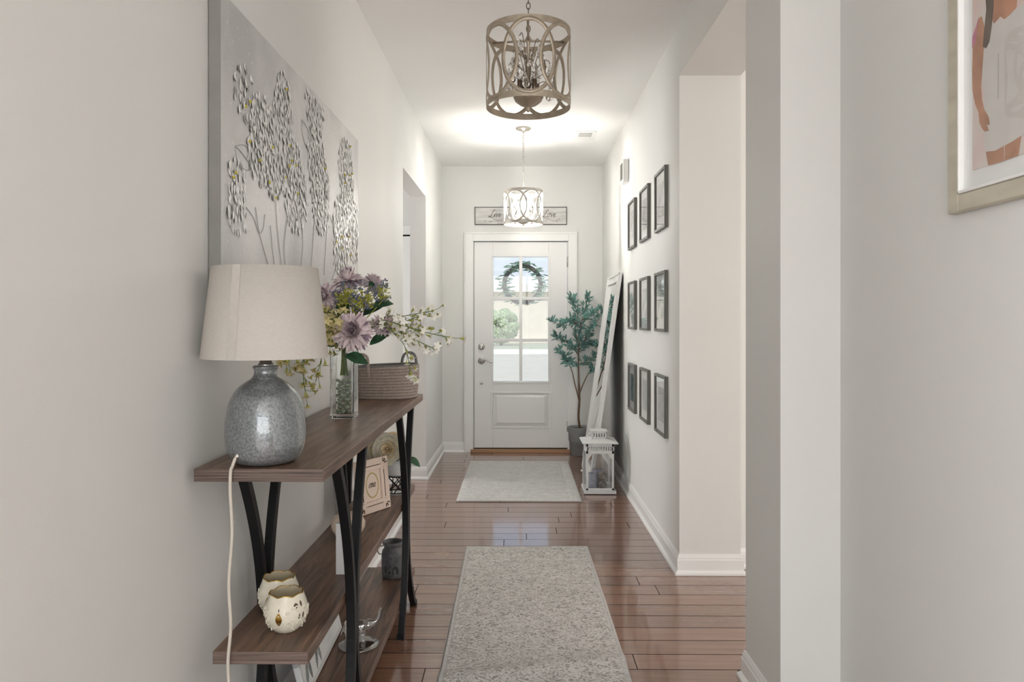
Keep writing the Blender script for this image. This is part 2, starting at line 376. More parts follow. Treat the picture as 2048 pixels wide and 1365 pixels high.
    def build(s, name, mats, parent=None, bevel=0, kind=None, label=None, loc=None, fixn=False, solid=0, mods=()):
        me = bpy.data.meshes.new(name); me.from_pydata(s.v, [], s.f)
        if not isinstance(mats, (list, tuple)): mats = [mats]
        for m in mats: me.materials.append(M[m] if isinstance(m, str) else m)
        me.polygons.foreach_set('material_index', s.mi); me.polygons.foreach_set('use_smooth', s.sm); me.update()
        if fixn:
            bm = bmesh.new(); bm.from_mesh(me); bmesh.ops.recalc_face_normals(bm, faces=bm.faces); bm.to_mesh(me); bm.free()
        o = bpy.data.objects.new(name, me); C.objects.link(o)
        if parent: o.parent = parent
        if loc is not None: o.location = loc
        if solid:
            q = o.modifiers.new('thickness', 'SOLIDIFY'); q.thickness = solid; q.offset = 0
        if bevel:
            b = o.modifiers.new('bevel', 'BEVEL'); b.width = bevel; b.segments = 2; b.limit_method = 'ANGLE'; b.angle_limit = math.radians(50)
        if kind: o['kind'] = kind
        if label: o['label'] = label
        return o
def spline(pts, k=6):
    P = [Vector(p) for p in pts]; out = []
    for i in range(len(P)-1):
        p0 = P[max(i-1, 0)]; p1 = P[i]; p2 = P[i+1]; p3 = P[min(i+2, len(P)-1)]
        for j in range(k):
            t = j/k
            out.append(.5*((2*p1)+(p2-p0)*t+(2*p0-5*p1+4*p2-p3)*t*t+(3*p1-p0-3*p2+p3)*t**3))
    out.append(P[-1]); return out
def thing(name, label, cat, loc=(0, 0, 0), rot=(0, 0, 0), group=None):
    o = bpy.data.objects.new(name, None); C.objects.link(o); o.empty_display_size = .05
    o.location = loc; o.rotation_euler = rot; o['label'] = label; o['category'] = cat
    if group: o['group'] = group
    return o
def tag(o, label, cat, group=None):
    o['label'] = label; o['category'] = cat
    if group: o['group'] = group
    return o
def struct(mb, name, mats, parent=None, **k): return mb.build(name, mats, parent, kind='structure' if parent is None else None, **k)

# ------------------------------------------------------------------ the shell
CE = 2.795; YB = 7.11; XR = .814; XN = 1.0
def XL(y): return -.757-.0047*(5.9-y)
m = MB(); m.box(-4.2, 5, -4.2, YB+.06, -.05, 0); struct(m, 'floor', 'floor')
m = MB(); m.box(-4.2, 5, -4.2, YB+.2, CE, CE+.05); struct(m, 'ceiling', 'ceil')
m = MB()
m.prism([(XL(-.2)-.128, -.2), (XL(-.2), -.2), (XL(4.77), 4.77), (XL(4.77)-.128, 4.77)], 0, CE)
m.prism([(XL(4.77)-.128, 4.77), (XL(4.77), 4.77), (XL(5.9), 5.9), (XL(5.9)-.128, 5.9)], 2.295, CE)
m.prism([(XL(5.9)-.128, 5.9), (XL(5.9), 5.9), (XL(7.11)-.0, YB), (XL(7.11)-.128, YB)], 0, CE)
struct(m, 'wall_left', 'wall')
# right wall: far run, header over the wide opening, near pier and the deeper wall beside the camera
m = MB()
m.box(XR, XR+.31, 3.70, 3.80, 0, CE); m.box(XR, XR+.12, 3.80, YB, 0, CE)
m.box(XR, XR+.31, 2.62, 3.70, 2.53, CE)
m.box(XR, XR+.31, 2.273, 2.62, 0, CE)
m.box(XN, XN+.124, -.2, 2.273, 0, CE)
struct(m, 'wall_right', 'wall')
# front wall with the door opening
DX0, DX1, DZ1 = -.462, .494, 2.075
m = MB()
m.box(-4.2, DX0, YB, YB+.16, 0, CE); m.box(DX1, 2, YB, YB+.16, 0, CE); m.box(DX0, DX1, YB, YB+.16, DZ1, CE)
struct(m, 'wall_front', 'wall')
# side room seen through the left opening, and the larger rooms behind and right of the camera
m = MB()
m.box(-4.2, XL(6.9)-.128, 6.88, 6.98, 0, CE)
m.box(-4.2, XL(3)-.128, 2.9, 3.0, 0, CE); m.box(-4.25, -4.15, 2.9, 6.98, 0, CE)
struct(m, 'wall_west', 'wall')
m = MB(); m.box(XR+.31, 5, 3.80, 3.9, 0, CE); struct(m, 'wall_east', 'wall')
m = MB()
m.box(4.9, 5, -4.2, .7, 0, CE); m.box(4.9, 5, 3.1, 3.9, 0, CE); m.box(4.9, 5, .7, 3.1, 0, .6); m.box(4.9, 5, .7, 3.1, 2.35, CE)
struct(m, 'wall_dining', 'wall')
m = MB()
m.box(-4.2, -2.1, -4.2, -4.1, 0, CE); m.box(2.5, 5, -4.2, -4.1, 0, CE); m.box(-2.1, 2.5, -4.2, -4.1, 0, .3); m.box(-2.1, 2.5, -4.2, -4.1, 2.6, CE)
struct(m, 'wall_back', 'wall')
m = MB()
m.box(-4.2, -4.1, -4.1, -.2, 0, CE); m.box(-4.2, XL(-.2)-.128, -.3, -.2, 0, CE)
struct(m, 'wall_den', 'wall')
# windows of the back and dining rooms
def window(name, x0, x1, y0, y1, z0, z1, along):
    m = MB(); b = .05
    if along == 'x':
        m.box(x0, x1, y0, y1, z0, z0+b); m.box(x0, x1, y0, y1, z1-b, z1); n = 4
        for i in range(n+1):
            c = x0+b/2+(x1-x0-b)*i/n; m.box(c-b/2, c+b/2, y0, y1, z0+b, z1-b)
    else:
        m.box(x0, x1, y0, y1, z0, z0+b); m.box(x0, x1, y0, y1, z1-b, z1)
        for i in range(4):
            c = y0+b/2+(y1-y0-b)*i/3; m.box(x0, x1, c-b/2, c+b/2, z0+b, z1-b)
    o = struct(m, name, 'trim'); return o
window('window_1', -2.1, 2.5, -4.18, -4.12, .3, 2.6, 'x')
window('window_2', 4.92, 4.98, .7, 3.1, .6, 2.35, 'y')

def baseboard(name, p0, p1, nrm, h=.10, e0=0, e1=0):
    p0 = Vector((*p0, 0)); p1 = Vector((*p1, 0)); n = Vector((*nrm, 0)); d = (p1-p0).normalized()
    prof = [(0, 0), (.026, 0), (.025, .010), (.016, .019), (.013, .022), (.013, .072), (.010, .078), (.010, .084), (.006, .094), (.004, h), (0, h)]
    vs = []
    for q, e in ((p0, e0), (p1, e1)):
        for a, z in prof: vs.append(q+n*a+d*(e*a)+Vector((0, 0, z)))
    k = len(prof); fs = [(i, (i+1) % k, k+(i+1) % k, k+i) for i in range(k)]+[tuple(range(k-1, -1, -1)), tuple(range(k, 2*k))]
    m = MB(); m.add(vs, fs); return struct(m, name, 'trim', fixn=True)
baseboard('baseboard_left', (XL(-.2), -.2), (XL(4.77), 4.77), (1, 0), e1=1)
baseboard('baseboard_left_far', (XL(5.9), 5.9), (XL(7.11), YB), (1, 0), e0=-1, e1=-1)
baseboard('baseboard_left_jamb', (XL(5.9)-.128, 5.9), (XL(5.9), 5.9), (0, -1), e1=1)
baseboard('baseboard_front_left', (XL(7.1), YB), (-.52, YB), (0, -1), e0=1)
baseboard('baseboard_front_right', (.555, YB), (XR, YB), (0, -1), e1=-1)
baseboard('baseboard_right', (XR, 3.70), (XR, YB), (-1, 0), e0=-1, e1=-1)
baseboard('baseboard_right_jamb', (XR, 3.70), (XR+.31, 3.70), (0, -1), e0=-1, e1=1)
baseboard('baseboard_right_return', (XR+.31, 3.70), (XR+.31, 3.80), (1, 0), e0=-1, e1=-1)
baseboard('baseboard_east', (XR+.31, 3.80), (5, 3.80), (0, -1), e0=1)
baseboard('baseboard_right_pier', (XR, 2.273), (XR, 2.62), (-1, 0), e0=-1, e1=1)
baseboard('baseboard_right_face', (XR, 2.273), (XN, 2.273), (0, -1), e0=-1)
baseboard('baseboard_right_near', (XN, -.2), (XN, 2.273), (-1, 0), e1=-1)
baseboard('baseboard_west', (-4.2, 6.88), (XL(6.9)-.128, 6.88), (0, -1))

# ------------------------------------------------------------------ front door
m = MB()
Yt = YB-.018
def casing(m, x0, x1, z0, z1, y):   # vertical/horizontal stepped casing pieces
    m.box(x0, x1, y, YB, z0, z1)
w_ = .072
for (x0, x1) in ((DX0-w_+.012, DX0+.012), (DX1-.012, DX1-.012+w_)):
    m.box(x0, x1, Yt, YB, 0, DZ1-.012+w_)
m.box(DX0+.012, DX1-.012, Yt, YB, DZ1-.012, DZ1-.012+w_)
# back-band around the outside and a bead inside
m.box(DX0-w_-.002, DX0-w_+.014, Yt-.008, YB, 0, DZ1+w_+.002); m.box(DX1+w_-.014, DX1+w_+.002, Yt-.008, YB, 0, DZ1+w_+.002)
m.box(DX0-w_+.014, DX1+w_-.014, Yt-.008, YB, DZ1+w_-.014, DZ1+w_+.002)
struct(m, 'trim_1', 'trim', bevel=.003)
m = MB()   # jamb lining
m.box(DX0, DX0+.018, YB, YB+.14, 0, DZ1); m.box(DX1-.018, DX1, YB, YB+.14, 0, DZ1); m.box(DX0, DX1, YB, YB+.14, DZ1-.012, DZ1)
struct(m, 'trim_2', 'trim')
m = MB(); m.box(DX0-.01, DX1+.01, YB-.03, YB+.16, 0, .030); m.box(DX0, DX1, YB-.045, YB-.03, 0, .015)
struct(m, 'trim_3', 'brownwood', bevel=.004)
SX0, SX1, SZ0, SZ1 = -.440, .472, .040, 2.057
GX0, GX1, GZ0, GZ1 = -.256, .290, .690, 1.915
y0, y1 = YB+.012, YB+.055
m = MB()
m.box(SX0, GX0, y0, y1, SZ0, SZ1); m.box(GX1, SX1, y0, y1, SZ0, SZ1)
m.box(GX0, GX1, y0, y1, GZ1, SZ1)
PX0, PX1, PZ0, PZ1 = -.275, .320, .245, .578
m.box(GX0, GX1, y0, y1, PZ1, GZ0); m.box(GX0, GX1, y0, y1, SZ0, PZ0); m.box(GX0, GX1, y0+.01, y1, PZ0, PZ1)
# raised bevelled panel
def panel(m, x0, x1, z0, z1, y, d=.012, bv=.03):
    vs = [(x0, y, z0), (x1, y, z0), (x1, y, z1), (x0, y, z1), (x0+bv, y-d, z0+bv), (x1-bv, y-d, z0+bv), (x1-bv, y-d, z1-bv), (x0+bv, y-d, z1-bv)]
    m.add(vs, [(4, 5, 6, 7), (0, 1, 5, 4), (1, 2, 6, 5), (2, 3, 7, 6), (3, 0, 4, 7)])
panel(m, GX0+.006, GX1-.006, PZ0+.006, PZ1-.006, y0+.009, .016, .035)
for a in ((PX0, PX1, PZ0-.012, PZ0+.006), (PX0, PX1, PZ1-.006, PZ1+.012)): m.box(a[0], a[1], y0-.007, y0+.01, a[2], a[3])
for a in ((PX0, PX0+.018), (PX1-.018, PX1)): m.box(a[0], a[1], y0-.007, y0+.01, PZ0, PZ1)
# glazing bead
bd = .016
m.box(GX0-bd, GX1+bd, y0-.008, y1, GZ1-.004, GZ1+bd); m.box(GX0-bd, GX1+bd, y0-.008, y1, GZ0-bd, GZ0+.004)
m.box(GX0-bd, GX0+.004, y0-.008, y1, GZ0, GZ1); m.box(GX1-.004, GX1+bd, y0-.008, y1, GZ0, GZ1)
door = struct(m, 'door_1', 'door', bevel=.003)
m = MB(); cx = (GX0+GX1)/2
m.box(cx-.015, cx+.015, y0-.004, y1, GZ0, GZ1)
for z in (CAMZ+(642-597)/204.6, CAMZ+(642-681)/204.6):
    m.box(GX0, cx-.015, y0-.004, y1, z-.015, z+.015); m.box(cx+.015, GX1, y0-.004, y1, z-.015, z+.015)
m.build('muntin', 'door', door, bevel=.003)
zs = [GZ0, CAMZ+(642-681)/204.6, CAMZ+(642-597)/204.6, GZ1]
for i in range(3):
    for a, b in ((GX0, cx), (cx, GX1)):
        MB().box(a+.008, b-.008, y0+.018, y0+.022, zs[i]+.008, zs[i+1]-.008).build('glass_pane', 'pane', door)
def disc_y(mb, c, r, d, n=28, rings=None):   # knob-like lathe along -Y
    prof = rings or [(0, 0), (r, 0), (r, d*.6), (r*.85, d), (0, d)]
    t = MB(); t.lathe(prof, n=n)
    mb.merge(t, Matrix.Translation(c) @ Matrix.Rotation(PI/2, 4, 'X')); return mb
kx = SX0+.072
m = MB(); disc_y(m, (kx, y0, CAMZ+(642-694)/204.6), .033, .012); disc_y(m, (kx, y0-.012, CAMZ+(642-694)/204.6), .02, .01)
m.box(kx-.004, kx+.004, y0-.04, y0-.02, CAMZ-.254-.018, CAMZ-.254+.018); m.build('deadbolt', 'nickel', door)
m = MB(); kz = CAMZ+(642-722)/204.6; disc_y(m, (kx, y0, kz), .034, .012); disc_y(m, (kx, y0-.012, kz), .013, .035)
m.tube(spline([(kx, y0-.048, kz), (kx+.03, y0-.05, kz+.012), (kx+.06, y0-.05, kz+.004), (kx+.09, y0-.05, kz-.012), (kx+.115, y0-.048, kz-.010)]), [.010]*6+[.008]*19, 10, flat=(1, .7))
m.build('door_lever', 'nickel', door)
m = MB(); disc_y(m, (kx+.002, y0, CAMZ+(642-767)/204.6), .014, .008); m.build('lock_cap', 'nickel', door)
for z in (1.86, 1.05, .25):
    m = MB(); m.tube([(SX1+.004, y0-.006, z-.05), (SX1+.004, y0-.006, z+.05)], .007, 10); m.box(SX1-.004, SX1+.012, y0-.003, y0, z-.05, z+.05)
    m.build('hinge', 'nickel', door)
m = MB(); m.box(DX0+.018, SX0-.001, YB+.03, YB+.05, .03, SZ1+.005); m.box(DX0+.018, SX1, YB+.03, YB+.05, SZ1+.001, DZ1-.012); m.box(SX0, SX1, YB+.03, YB+.05, .03, SZ0-.001)
m.build('dark_gap_strip', 'dark', door)  # near-black strips drawn in for the dark gap around the slab
# side room door seen through the left opening
m = MB(); Yd = 6.88
m.box(-1.75, -1.68, Yd-.02, Yd, 0, 2.18); m.box(-.94, -.885, Yd-.02, Yd, 0, 2.18); m.box(-1.75, -.885, Yd-.02, Yd, 2.10, 2.18)
m.box(-1.68, -.94, Yd-.008, Yd, 0, 2.085)
d2 = struct(m, 'door_2', 'trim', bevel=.002)
MB().box(-1.70, -.885, Yd-.006, Yd-.002, 2.085, 2.10).build('gap', 'dark', d2)

# wreath hung outside the glass
cxw, czw = (1045-1038)/204.6*1.01, CAMZ+(642-567)/204.6
wr = thing('wreath', 'round dark twig wreath with wispy green leaves hanging outside the front door glass', 'wreath', (cxw, YB+.10, czw))
m = MB(); rnd = random.Random(3)
for k in range(44):
    pts = []; ph = rnd.random()*6; amp = .012
    for i in range(48):
        a = 2*PI*i/48; rr = .180+amp*math.sin(3*a+ph)+.009*math.sin(7*a+ph*2); pts.append((rr*math.cos(a), .008*math.sin(5*a+ph), rr*math.sin(a)))
    m.tube(pts, .0052, 5, closed=True)
m.build('twig_ring', 'twig', wr)
m = MB()
for k in range(300):
    a = rnd.random()*2*PI; rr = .185+rnd.uniform(-.035, .035)
    if math.sin(a) > .3 and rnd.random() < .35: continue
    sd = 1 if rnd.random() < .5 else -1
    d = Vector((sd*rnd.uniform(.6, 1), rnd.uniform(-.3, .3), rnd.uniform(-.35, .35)))
    m.leaf((rr*math.cos(a), rnd.uniform(-.02, .02), rr*math.sin(a)), d, (0, -1, .4), rnd.uniform(.04, .085), rnd.uniform(.009, .016))
m.build('leaves', 'wleaf', wr)

# outside the door
m = MB(); m.box(-30, 30, YB+.16, 60, -.25, -.12); g = struct(m, 'ground_outside', 'concrete')
m = MB(); m.box(-30, 30, 36, 45, -.12, -.10); tag(m.build('lawn_strip', 'lawn'), 'strip of green lawn seen through the lower door panes', 'lawn')
hs = thing('house', 'beige house across the street seen through the front door glass', 'house', (6, 46, 0))
m = MB(); m.box(-14, 14, 0, 8, -.1, 3.1); m.build('house_wall', 'siding', hs)
m = MB(); m.add([(-14.4, -.5, 3.1), (14.4, -.5, 3.1), (14.4, 8.5, 3.1), (-14.4, 8.5, 3.1), (-12, 4, 3.8), (12, 4, 3.8)], [(0, 1, 5, 4), (1, 2, 5), (2, 3, 4, 5), (3, 0, 4), (3, 2, 1, 0)]); m.build('roof', 'siding', hs)
for i, (x, y, r, lb) in enumerate(((-1.0, 41, .95, 'rounded green shrub across the street behind the left door panes'),)):
    b = MB(); rn = random.Random(i)
    for k in range(70):
        v = Vector((rn.gauss(0, 1), rn.gauss(0, 1), rn.gauss(0, 1))).normalized()*r*.8
        b.ball((v.x, v.y, v.z+r*.9), r*.32, 8)
    tr = thing('shrub' if i == 0 else 'tree', lb, 'shrub' if i == 0 else 'tree', (x, y, .15)); b.build('foliage', 'bush', tr)
    MB().tube([(0, 0, -.27), (0, 0, r)], r*.09, 8).build('trunk', 'bark', tr)

# ------------------------------------------------------------------ ceiling vent, chime, outlets
m = MB(); vt = thing('ceiling_vent', 'small white ceiling vent with a grey grille beyond the far pendant', 'vent', (.535, 5.92, CE))
m.box(-.085, .085, -.13, .13, -.008, 0); m.build('frame', 'plastic', vt, bevel=.003)
m = MB(); m.box(-.052, .052, -.095, .02, -.010, -.008); m.build('grille', 'vent_dk', vt)
m = MB()
for i in range(7): m.box(-.052, .052, -.09+i*.016, -.087+i*.016, -.013, -.010)
m.build('louvre', 'plastic', vt)
ch = thing('door_chime', 'white door chime box mounted high on the right wall', 'chime', (XR, 5.46, 2.40))
MB().box(-.045, 0, -.075, .075, -.085, .085).build('cover', 'plastic', ch, bevel=.008)
m = MB()
for i in range(5): m.box(-.048, -.045, -.05+i*.022, -.042+i*.022, -.06, .06)
m.build('slot', 'vent_dk', ch)
def outlet(x, y, z, sgn, lb):
    t = thing('wall_outlet', lb, 'outlet', (x, y, z))
    MB().box(min(0, sgn*.006), max(0, sgn*.006), -.036, .036, -.058, .058).build('cover_plate', 'plastic', t, bevel=.002)
    for dz in (-.02, .02):
        m = MB(); m.box(min(sgn*.006, sgn*.008), max(sgn*.006, sgn*.008), -.017, .017, dz-.014, dz+.014)
        s_ = m.build('socket', 'plastic', t, bevel=.002)
outlet(XL(6.62), 6.62, .37, 1, 'white double outlet on the left wall beside the front door')
outlet(XR, 5.55, .36, -1, 'white double outlet low on the right wall behind the lantern')

# ------------------------------------------------------------------ rugs
def rug(name, label, cx, cy, w, l, rot, mats, amp, edge=.05, nx=40, ny=120, waves=()):
    t = thing(name, label, 'rug', (cx, cy, 0), (0, 0, rot)); th = .009
    def z(x, y):
        h = th+amp*(.5+.5*math.sin(x*9+y*4))*.3
        for (yy, a, s, sl) in waves: h += a*math.exp(-((y-yy-sl*x)/s)**2)
        return h
    m = MB(); vs = []; fs = []
    for j in range(ny+1):
        for i in range(nx+1):
            x = -w/2+edge+(w-2*edge)*i/nx; y = -l/2+edge+(l-2*edge)*j/ny; vs.append((x, y, z(x, y)))
    for j in range(ny):
        for i in range(nx): a = j*(nx+1)+i; fs.append((a, a+1, a+nx+2, a+nx+1))
    m.add(vs, fs, 0, True); m.build('pile', mats[0], t)
    m = MB(); vs = []; fs = []; ring = []
    def per(e, dz):
        out = []
        W = w/2-e; L = l/2-e
        for i in range(nx): out.append((-W+2*W*i/nx, -L))
        for j in range(ny): out.append((W, -L+2*L*j/ny))
        for i in range(nx): out.append((W-2*W*i/nx, L))
        for j in range(ny): out.append((-W, L-2*L*j/ny))
        return [(x, y, z(max(-w/2, min(w/2, x)), y)+dz) for x, y in out]
    rings = [per(edge, 0), per(edge-.006, -.0025), per(edge-.012, .0), per(.006, 0), per(0, -.004)]
    rings.append([(x, y, max(0.0005, zz-.0075)) for x, y, zz in per(0, 0)])
    n = len(rings[0])
    for r in rings: vs += r
    for k in range(len(rings)-1):
        for i in range(n): fs.append((k*n+i, k*n+(i+1) % n, (k+1)*n+(i+1) % n, (k+1)*n+i))
    m.add(vs, fs, 0, True)
    for i in range(len(m.f)):
        if i >= 3*n: m.mi[i] = 1
    m.build('border', [mats[1], 'rugedge'], t, fixn=True)
    return t
rug('entry_rug', 'pale grey rectangular rug lying in front of the front door', 0, 5.89, .895, 1.48, 0, ('rug2', 'rug2'), .002, .09, waves=((-.15, .004, .1, .1),))
rug('runner_rug', 'long grey carved-pile runner rug with soft ripples, nearest the camera', .056, 2.72, .69, 2.80, .008, ('rug', 'rug_b'), .004, .022, waves=((-.06, .014, .055, .22), (-.30, .016, .05, -.18), (.55, .005, .08, .1)))

# ------------------------------------------------------------------ console table
TX0, TX1, TY0, TY1, TZ = -.757, -.454, 1.685, 3.43, .94
tb = thing('console_table', 'long walnut console table with black curved metal legs and two shelves along the left wall', 'table', (-.605, 2.557, 0))
ox, oy = -.605, 2.557
def tbox(x0, x1, y0_, y1_, z0, z1): 
    m = MB(); m.box(x0-ox, x1-ox, y0_-oy, y1_-oy, z0, z1, faces_mi=[0, 0, 1, 0, 1, 0]); return m
tbox(TX0, TX1, TY0, TY1, .910, TZ).build('tabletop', ['walnut', 'walnut_end'], tb, bevel=.0015)
tbox(-.715, -.492, TY0+.005, TY1, .483, .5126).build('shelf', ['walnut', 'walnut_end'], tb, bevel=.0015)
tbox(-.715, -.492, TY0+.005, TY1, .091, .120).build('shelf', ['walnut', 'walnut_end'], tb, bevel=.0015)
def arc(Y0, top, foot):
    pts = []
    for i in range(25):
        z = .0+.91*i/24; dz = z-.40
        off = top*(dz/.51)**2 if dz > 0 else foot*(dz/.40)**2
        pts.append((0, Y0+off, z))
    return pts
for Y0 in (2.085, 3.075):
    for xc in (-.4775, -.7295):
        for (sg, top, foot) in ((-1, -.175, -.125), (1, .125, .20)):
            m = MB(); m.bar([(xc-ox, p[1]-oy+sg*.0135, p[2]) for p in arc(Y0, top, foot)], .0125, .0130)
            lg = m.build('leg', 'black', tb, bevel=.0015)
            f = MB(); yy = Y0+foot+sg*.0135-oy; f.box(xc-ox-.0145, xc-ox+.0145, yy-.017, yy+.017, 0, .018); f.build('foot_cap', 'black', lg)
# ------------------------------------------------------------------ table lamp
LX, LY = -.619, 1.772
lamp = thing('table_lamp', 'table lamp with smoky blue-grey bubble glass base and wide cream linen drum shade', 'lamp', (LX, LY, TZ))
prof = [(.0, .0), (.052, .0), (.066, .002), (.080, .012), (.089, .028), (.0935, .05), (.095, .075), (.0935, .105), (.0885, .135), (.080, .160), (.066, .181), (.048, .196), (.034, .205), (.028, .214), (.027, .224), (.031, .232), (.027, .236), (0, .236)]
P2 = spline([(a, 0, b) for a, b in prof[1:-1]], 4); prof2 = [(0, 0)]+[(p.x, p.z) for p in P2]+[(0, .236)]
MB().lathe(prof2, n=64).build('base', 'smoke', lamp)
MB().lathe([(0, .234), (.018, .234), (.018, .240), (.0145, .243), (.0145, .275), (.011, .29), (0, .29)], n=28).build('socket', 'nickel', lamp)
M['seam'] = mat('linen_seam', (.55, .515, .47), .9, var=.03, scale=90, spec=.1)
sh = MB(); zb, zt, rb, rt = .2556, .474, .1495, .1245
sh.lathe([(rb, zb), (rt, zt), (rt-.0025, zt), (rb-.0025, zb), (rb, zb)], n=72)
shade = sh.build('lamp_shade', 'shade', lamp)
m = MB(); a0 = -1.84
for k in range(2):
    for i in range(3): pass
vs = []
for i in range(7):
    a = a0+.16*i/6
    vs += [((rb+.0008)*math.cos(a), (rb+.0008)*math.sin(a), zb), ((rt+.0008)*math.cos(a), (rt+.0008)*math.sin(a), zt)]
m.add(vs, [(2*i, 2*i+2, 2*i+3, 2*i+1) for i in range(6)], 0, True); m.build('seam', 'seam', shade)
m = MB()
for k in range(3):
    a = 2*PI*k/3+.4; m.tube([(0, 0, .455), ((rt-.002)*math.cos(a), (rt-.002)*math.sin(a), .468)], .0018, 6)
m.tube([((rt-.003)*math.cos(2*PI*i/40), (rt-.003)*math.sin(2*PI*i/40), .471) for i in range(40)], .0018, 6, closed=True)
m.tube([(.012, 0, .28), (.045, 0, .33), (.045, 0, .40), (0, 0, .455), (-.045, 0, .40), (-.045, 0, .33), (-.012, 0, .28)], .0016, 6)
m.build('harp', 'nickel', lamp)
MB().lathe([(0, .29), (.012, .292), (.014, .305), (.027, .335), (.03, .355), (.02, .378), (0, .385)], n=20).build('bulb', 'bulb_off', lamp)
m = MB(); hx, hy = -.040, -.073
m.tube([(hx, hy-.001, .028), (hx-.002, hy-.010, .029)], .0075, 14); m.build('grommet', 'nickel', lamp)
cp = [(-.038, -.068, .028), (-.042, -.082, .024), (-.047, -.088, .006), (-.047, -.098, -.004), (-.047, -.1, -.05), (-.043, -.1, -.15), (-.050, -.101, -.26), (-.046, -.1, -.36), (-.052, -.101, -.45), (-.045, -.1, -.55), (-.04, -.1, -.7), (-.045, -.11, -.85), (-.06, -.09, -.930), (-.10, 0, -.936)]
MB().tube(spline(cp, 8), .0042, 8, flat=(1, .8)).build('power_cord', 'cord', lamp)

# ------------------------------------------------------------------ wall painting (canvas)
PY0, PY1, PZ0_, PZ1_ = 1.806, 3.318, 1.362, 2.110
cv = thing('canvas_painting', 'large unframed canvas of silver-white textured flowers on the left wall above the console', 'painting', (XL(PY0), PY0, PZ0_), (0, 0, -math.atan(.0047)))
CW, CHh, CT = PY1-PY0, PZ1_-PZ0_, .034
m = MB(); m.box(.002, CT, 0, CW, 0, CHh, faces_mi=[1, 1, 1, 0, 1, 1]); m.build('canvas', ['canvas', 'canvas_side'], cv, bevel=.002)
def P(cx_, cy_):   # crop reading -> position on the canvas
    p = onX(400+cx_/2.7306, 100+cy_/2.7306, -.742); return p.y-PY0, p.z-PZ0_
cl = [(240, 235, .060), (452, 240, .055), (450, 350, .075), (340, 440, .085), (330, 560, .085), (400, 650, .080), (620, 310, .095), (500, 640, .085), (520, 800, .105), (630, 590, .095), (650, 730, .105), (655, 850, .095), (790, 650, .110), (800, 790, .09), (765, 960, .11), (765, 1080, .11), (830, 990, .12), (195, 720, .050), (200, 880, .052)]
rn = random.Random(11); pm = MB()
for (a, b, r) in cl:
    r *= 1.12; cy_, cz_ = P(a, b); L = rn.uniform(.020, .024)
    nring = max(2, int(r/.0235))
    for k in range(nring+1):
        rr = r*k/nring; cnt = max(1, int(2*PI*rr/.0215))
        for j in range(cnt):
            an = 2*PI*j/cnt+k*.5+rn.uniform(-.15, .15); y = cy_+rr*math.cos(an)+rn.uniform(-.004, .004); z = cz_+rr*math.sin(an)+rn.uniform(-.004, .004)
            if not (.01 < y < CW-.01 and .02 < z < CHh-.02): continue
            ln = rn.uniform(.019, .028); wd = ln*.50; tilt = rn.uniform(-.5, .5)
            d = Vector((rn.uniform(.10, .28), math.sin(tilt), -math.cos(tilt)))
            mi = 0 if rn.random() < .86 else 1
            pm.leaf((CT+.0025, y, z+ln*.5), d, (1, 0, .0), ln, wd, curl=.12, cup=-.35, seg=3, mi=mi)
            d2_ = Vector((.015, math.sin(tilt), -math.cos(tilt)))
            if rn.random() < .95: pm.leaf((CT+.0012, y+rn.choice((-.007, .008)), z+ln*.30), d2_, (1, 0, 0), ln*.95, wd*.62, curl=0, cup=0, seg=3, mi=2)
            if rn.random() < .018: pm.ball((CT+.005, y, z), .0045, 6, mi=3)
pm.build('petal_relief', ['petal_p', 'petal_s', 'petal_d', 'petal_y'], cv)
for (pts) in ([(400, 700), (420, 1000), (440, 1180)], [(300, 860), (320, 1000), (370, 1180)], [(470, 930), (455, 1060), (460, 1180)], [(550, 900), (555, 1060), (545, 1180)], [(380, 960), (390, 1080), (402, 1180)], [(620, 900), (610, 1050), (600, 1190)], [(690, 900), (680, 1060), (670, 1230)], [(780, 1150), (740, 1180), (712, 1260)], [(350, 900), (340, 980), (318, 1000), (290, 920), (250, 860)], [(190, 525), (200, 600), (225, 640), (260, 660), (270, 630), (245, 590), (215, 550), (190, 525)], [(550, 380), (580, 430), (600, 500), (580, 540), (555, 470), (550, 380)], [(700, 900), (730, 1000), (735, 1100), (720, 1180)], [(190, 525), (240, 520), (262, 560), (250, 600)]):
    q = [(CT+.0012, *P(a, b)) for a, b in pts]; MB().tube(spline(q, 6), .0009, 5).build('painted_stem', 'petal_s', cv)

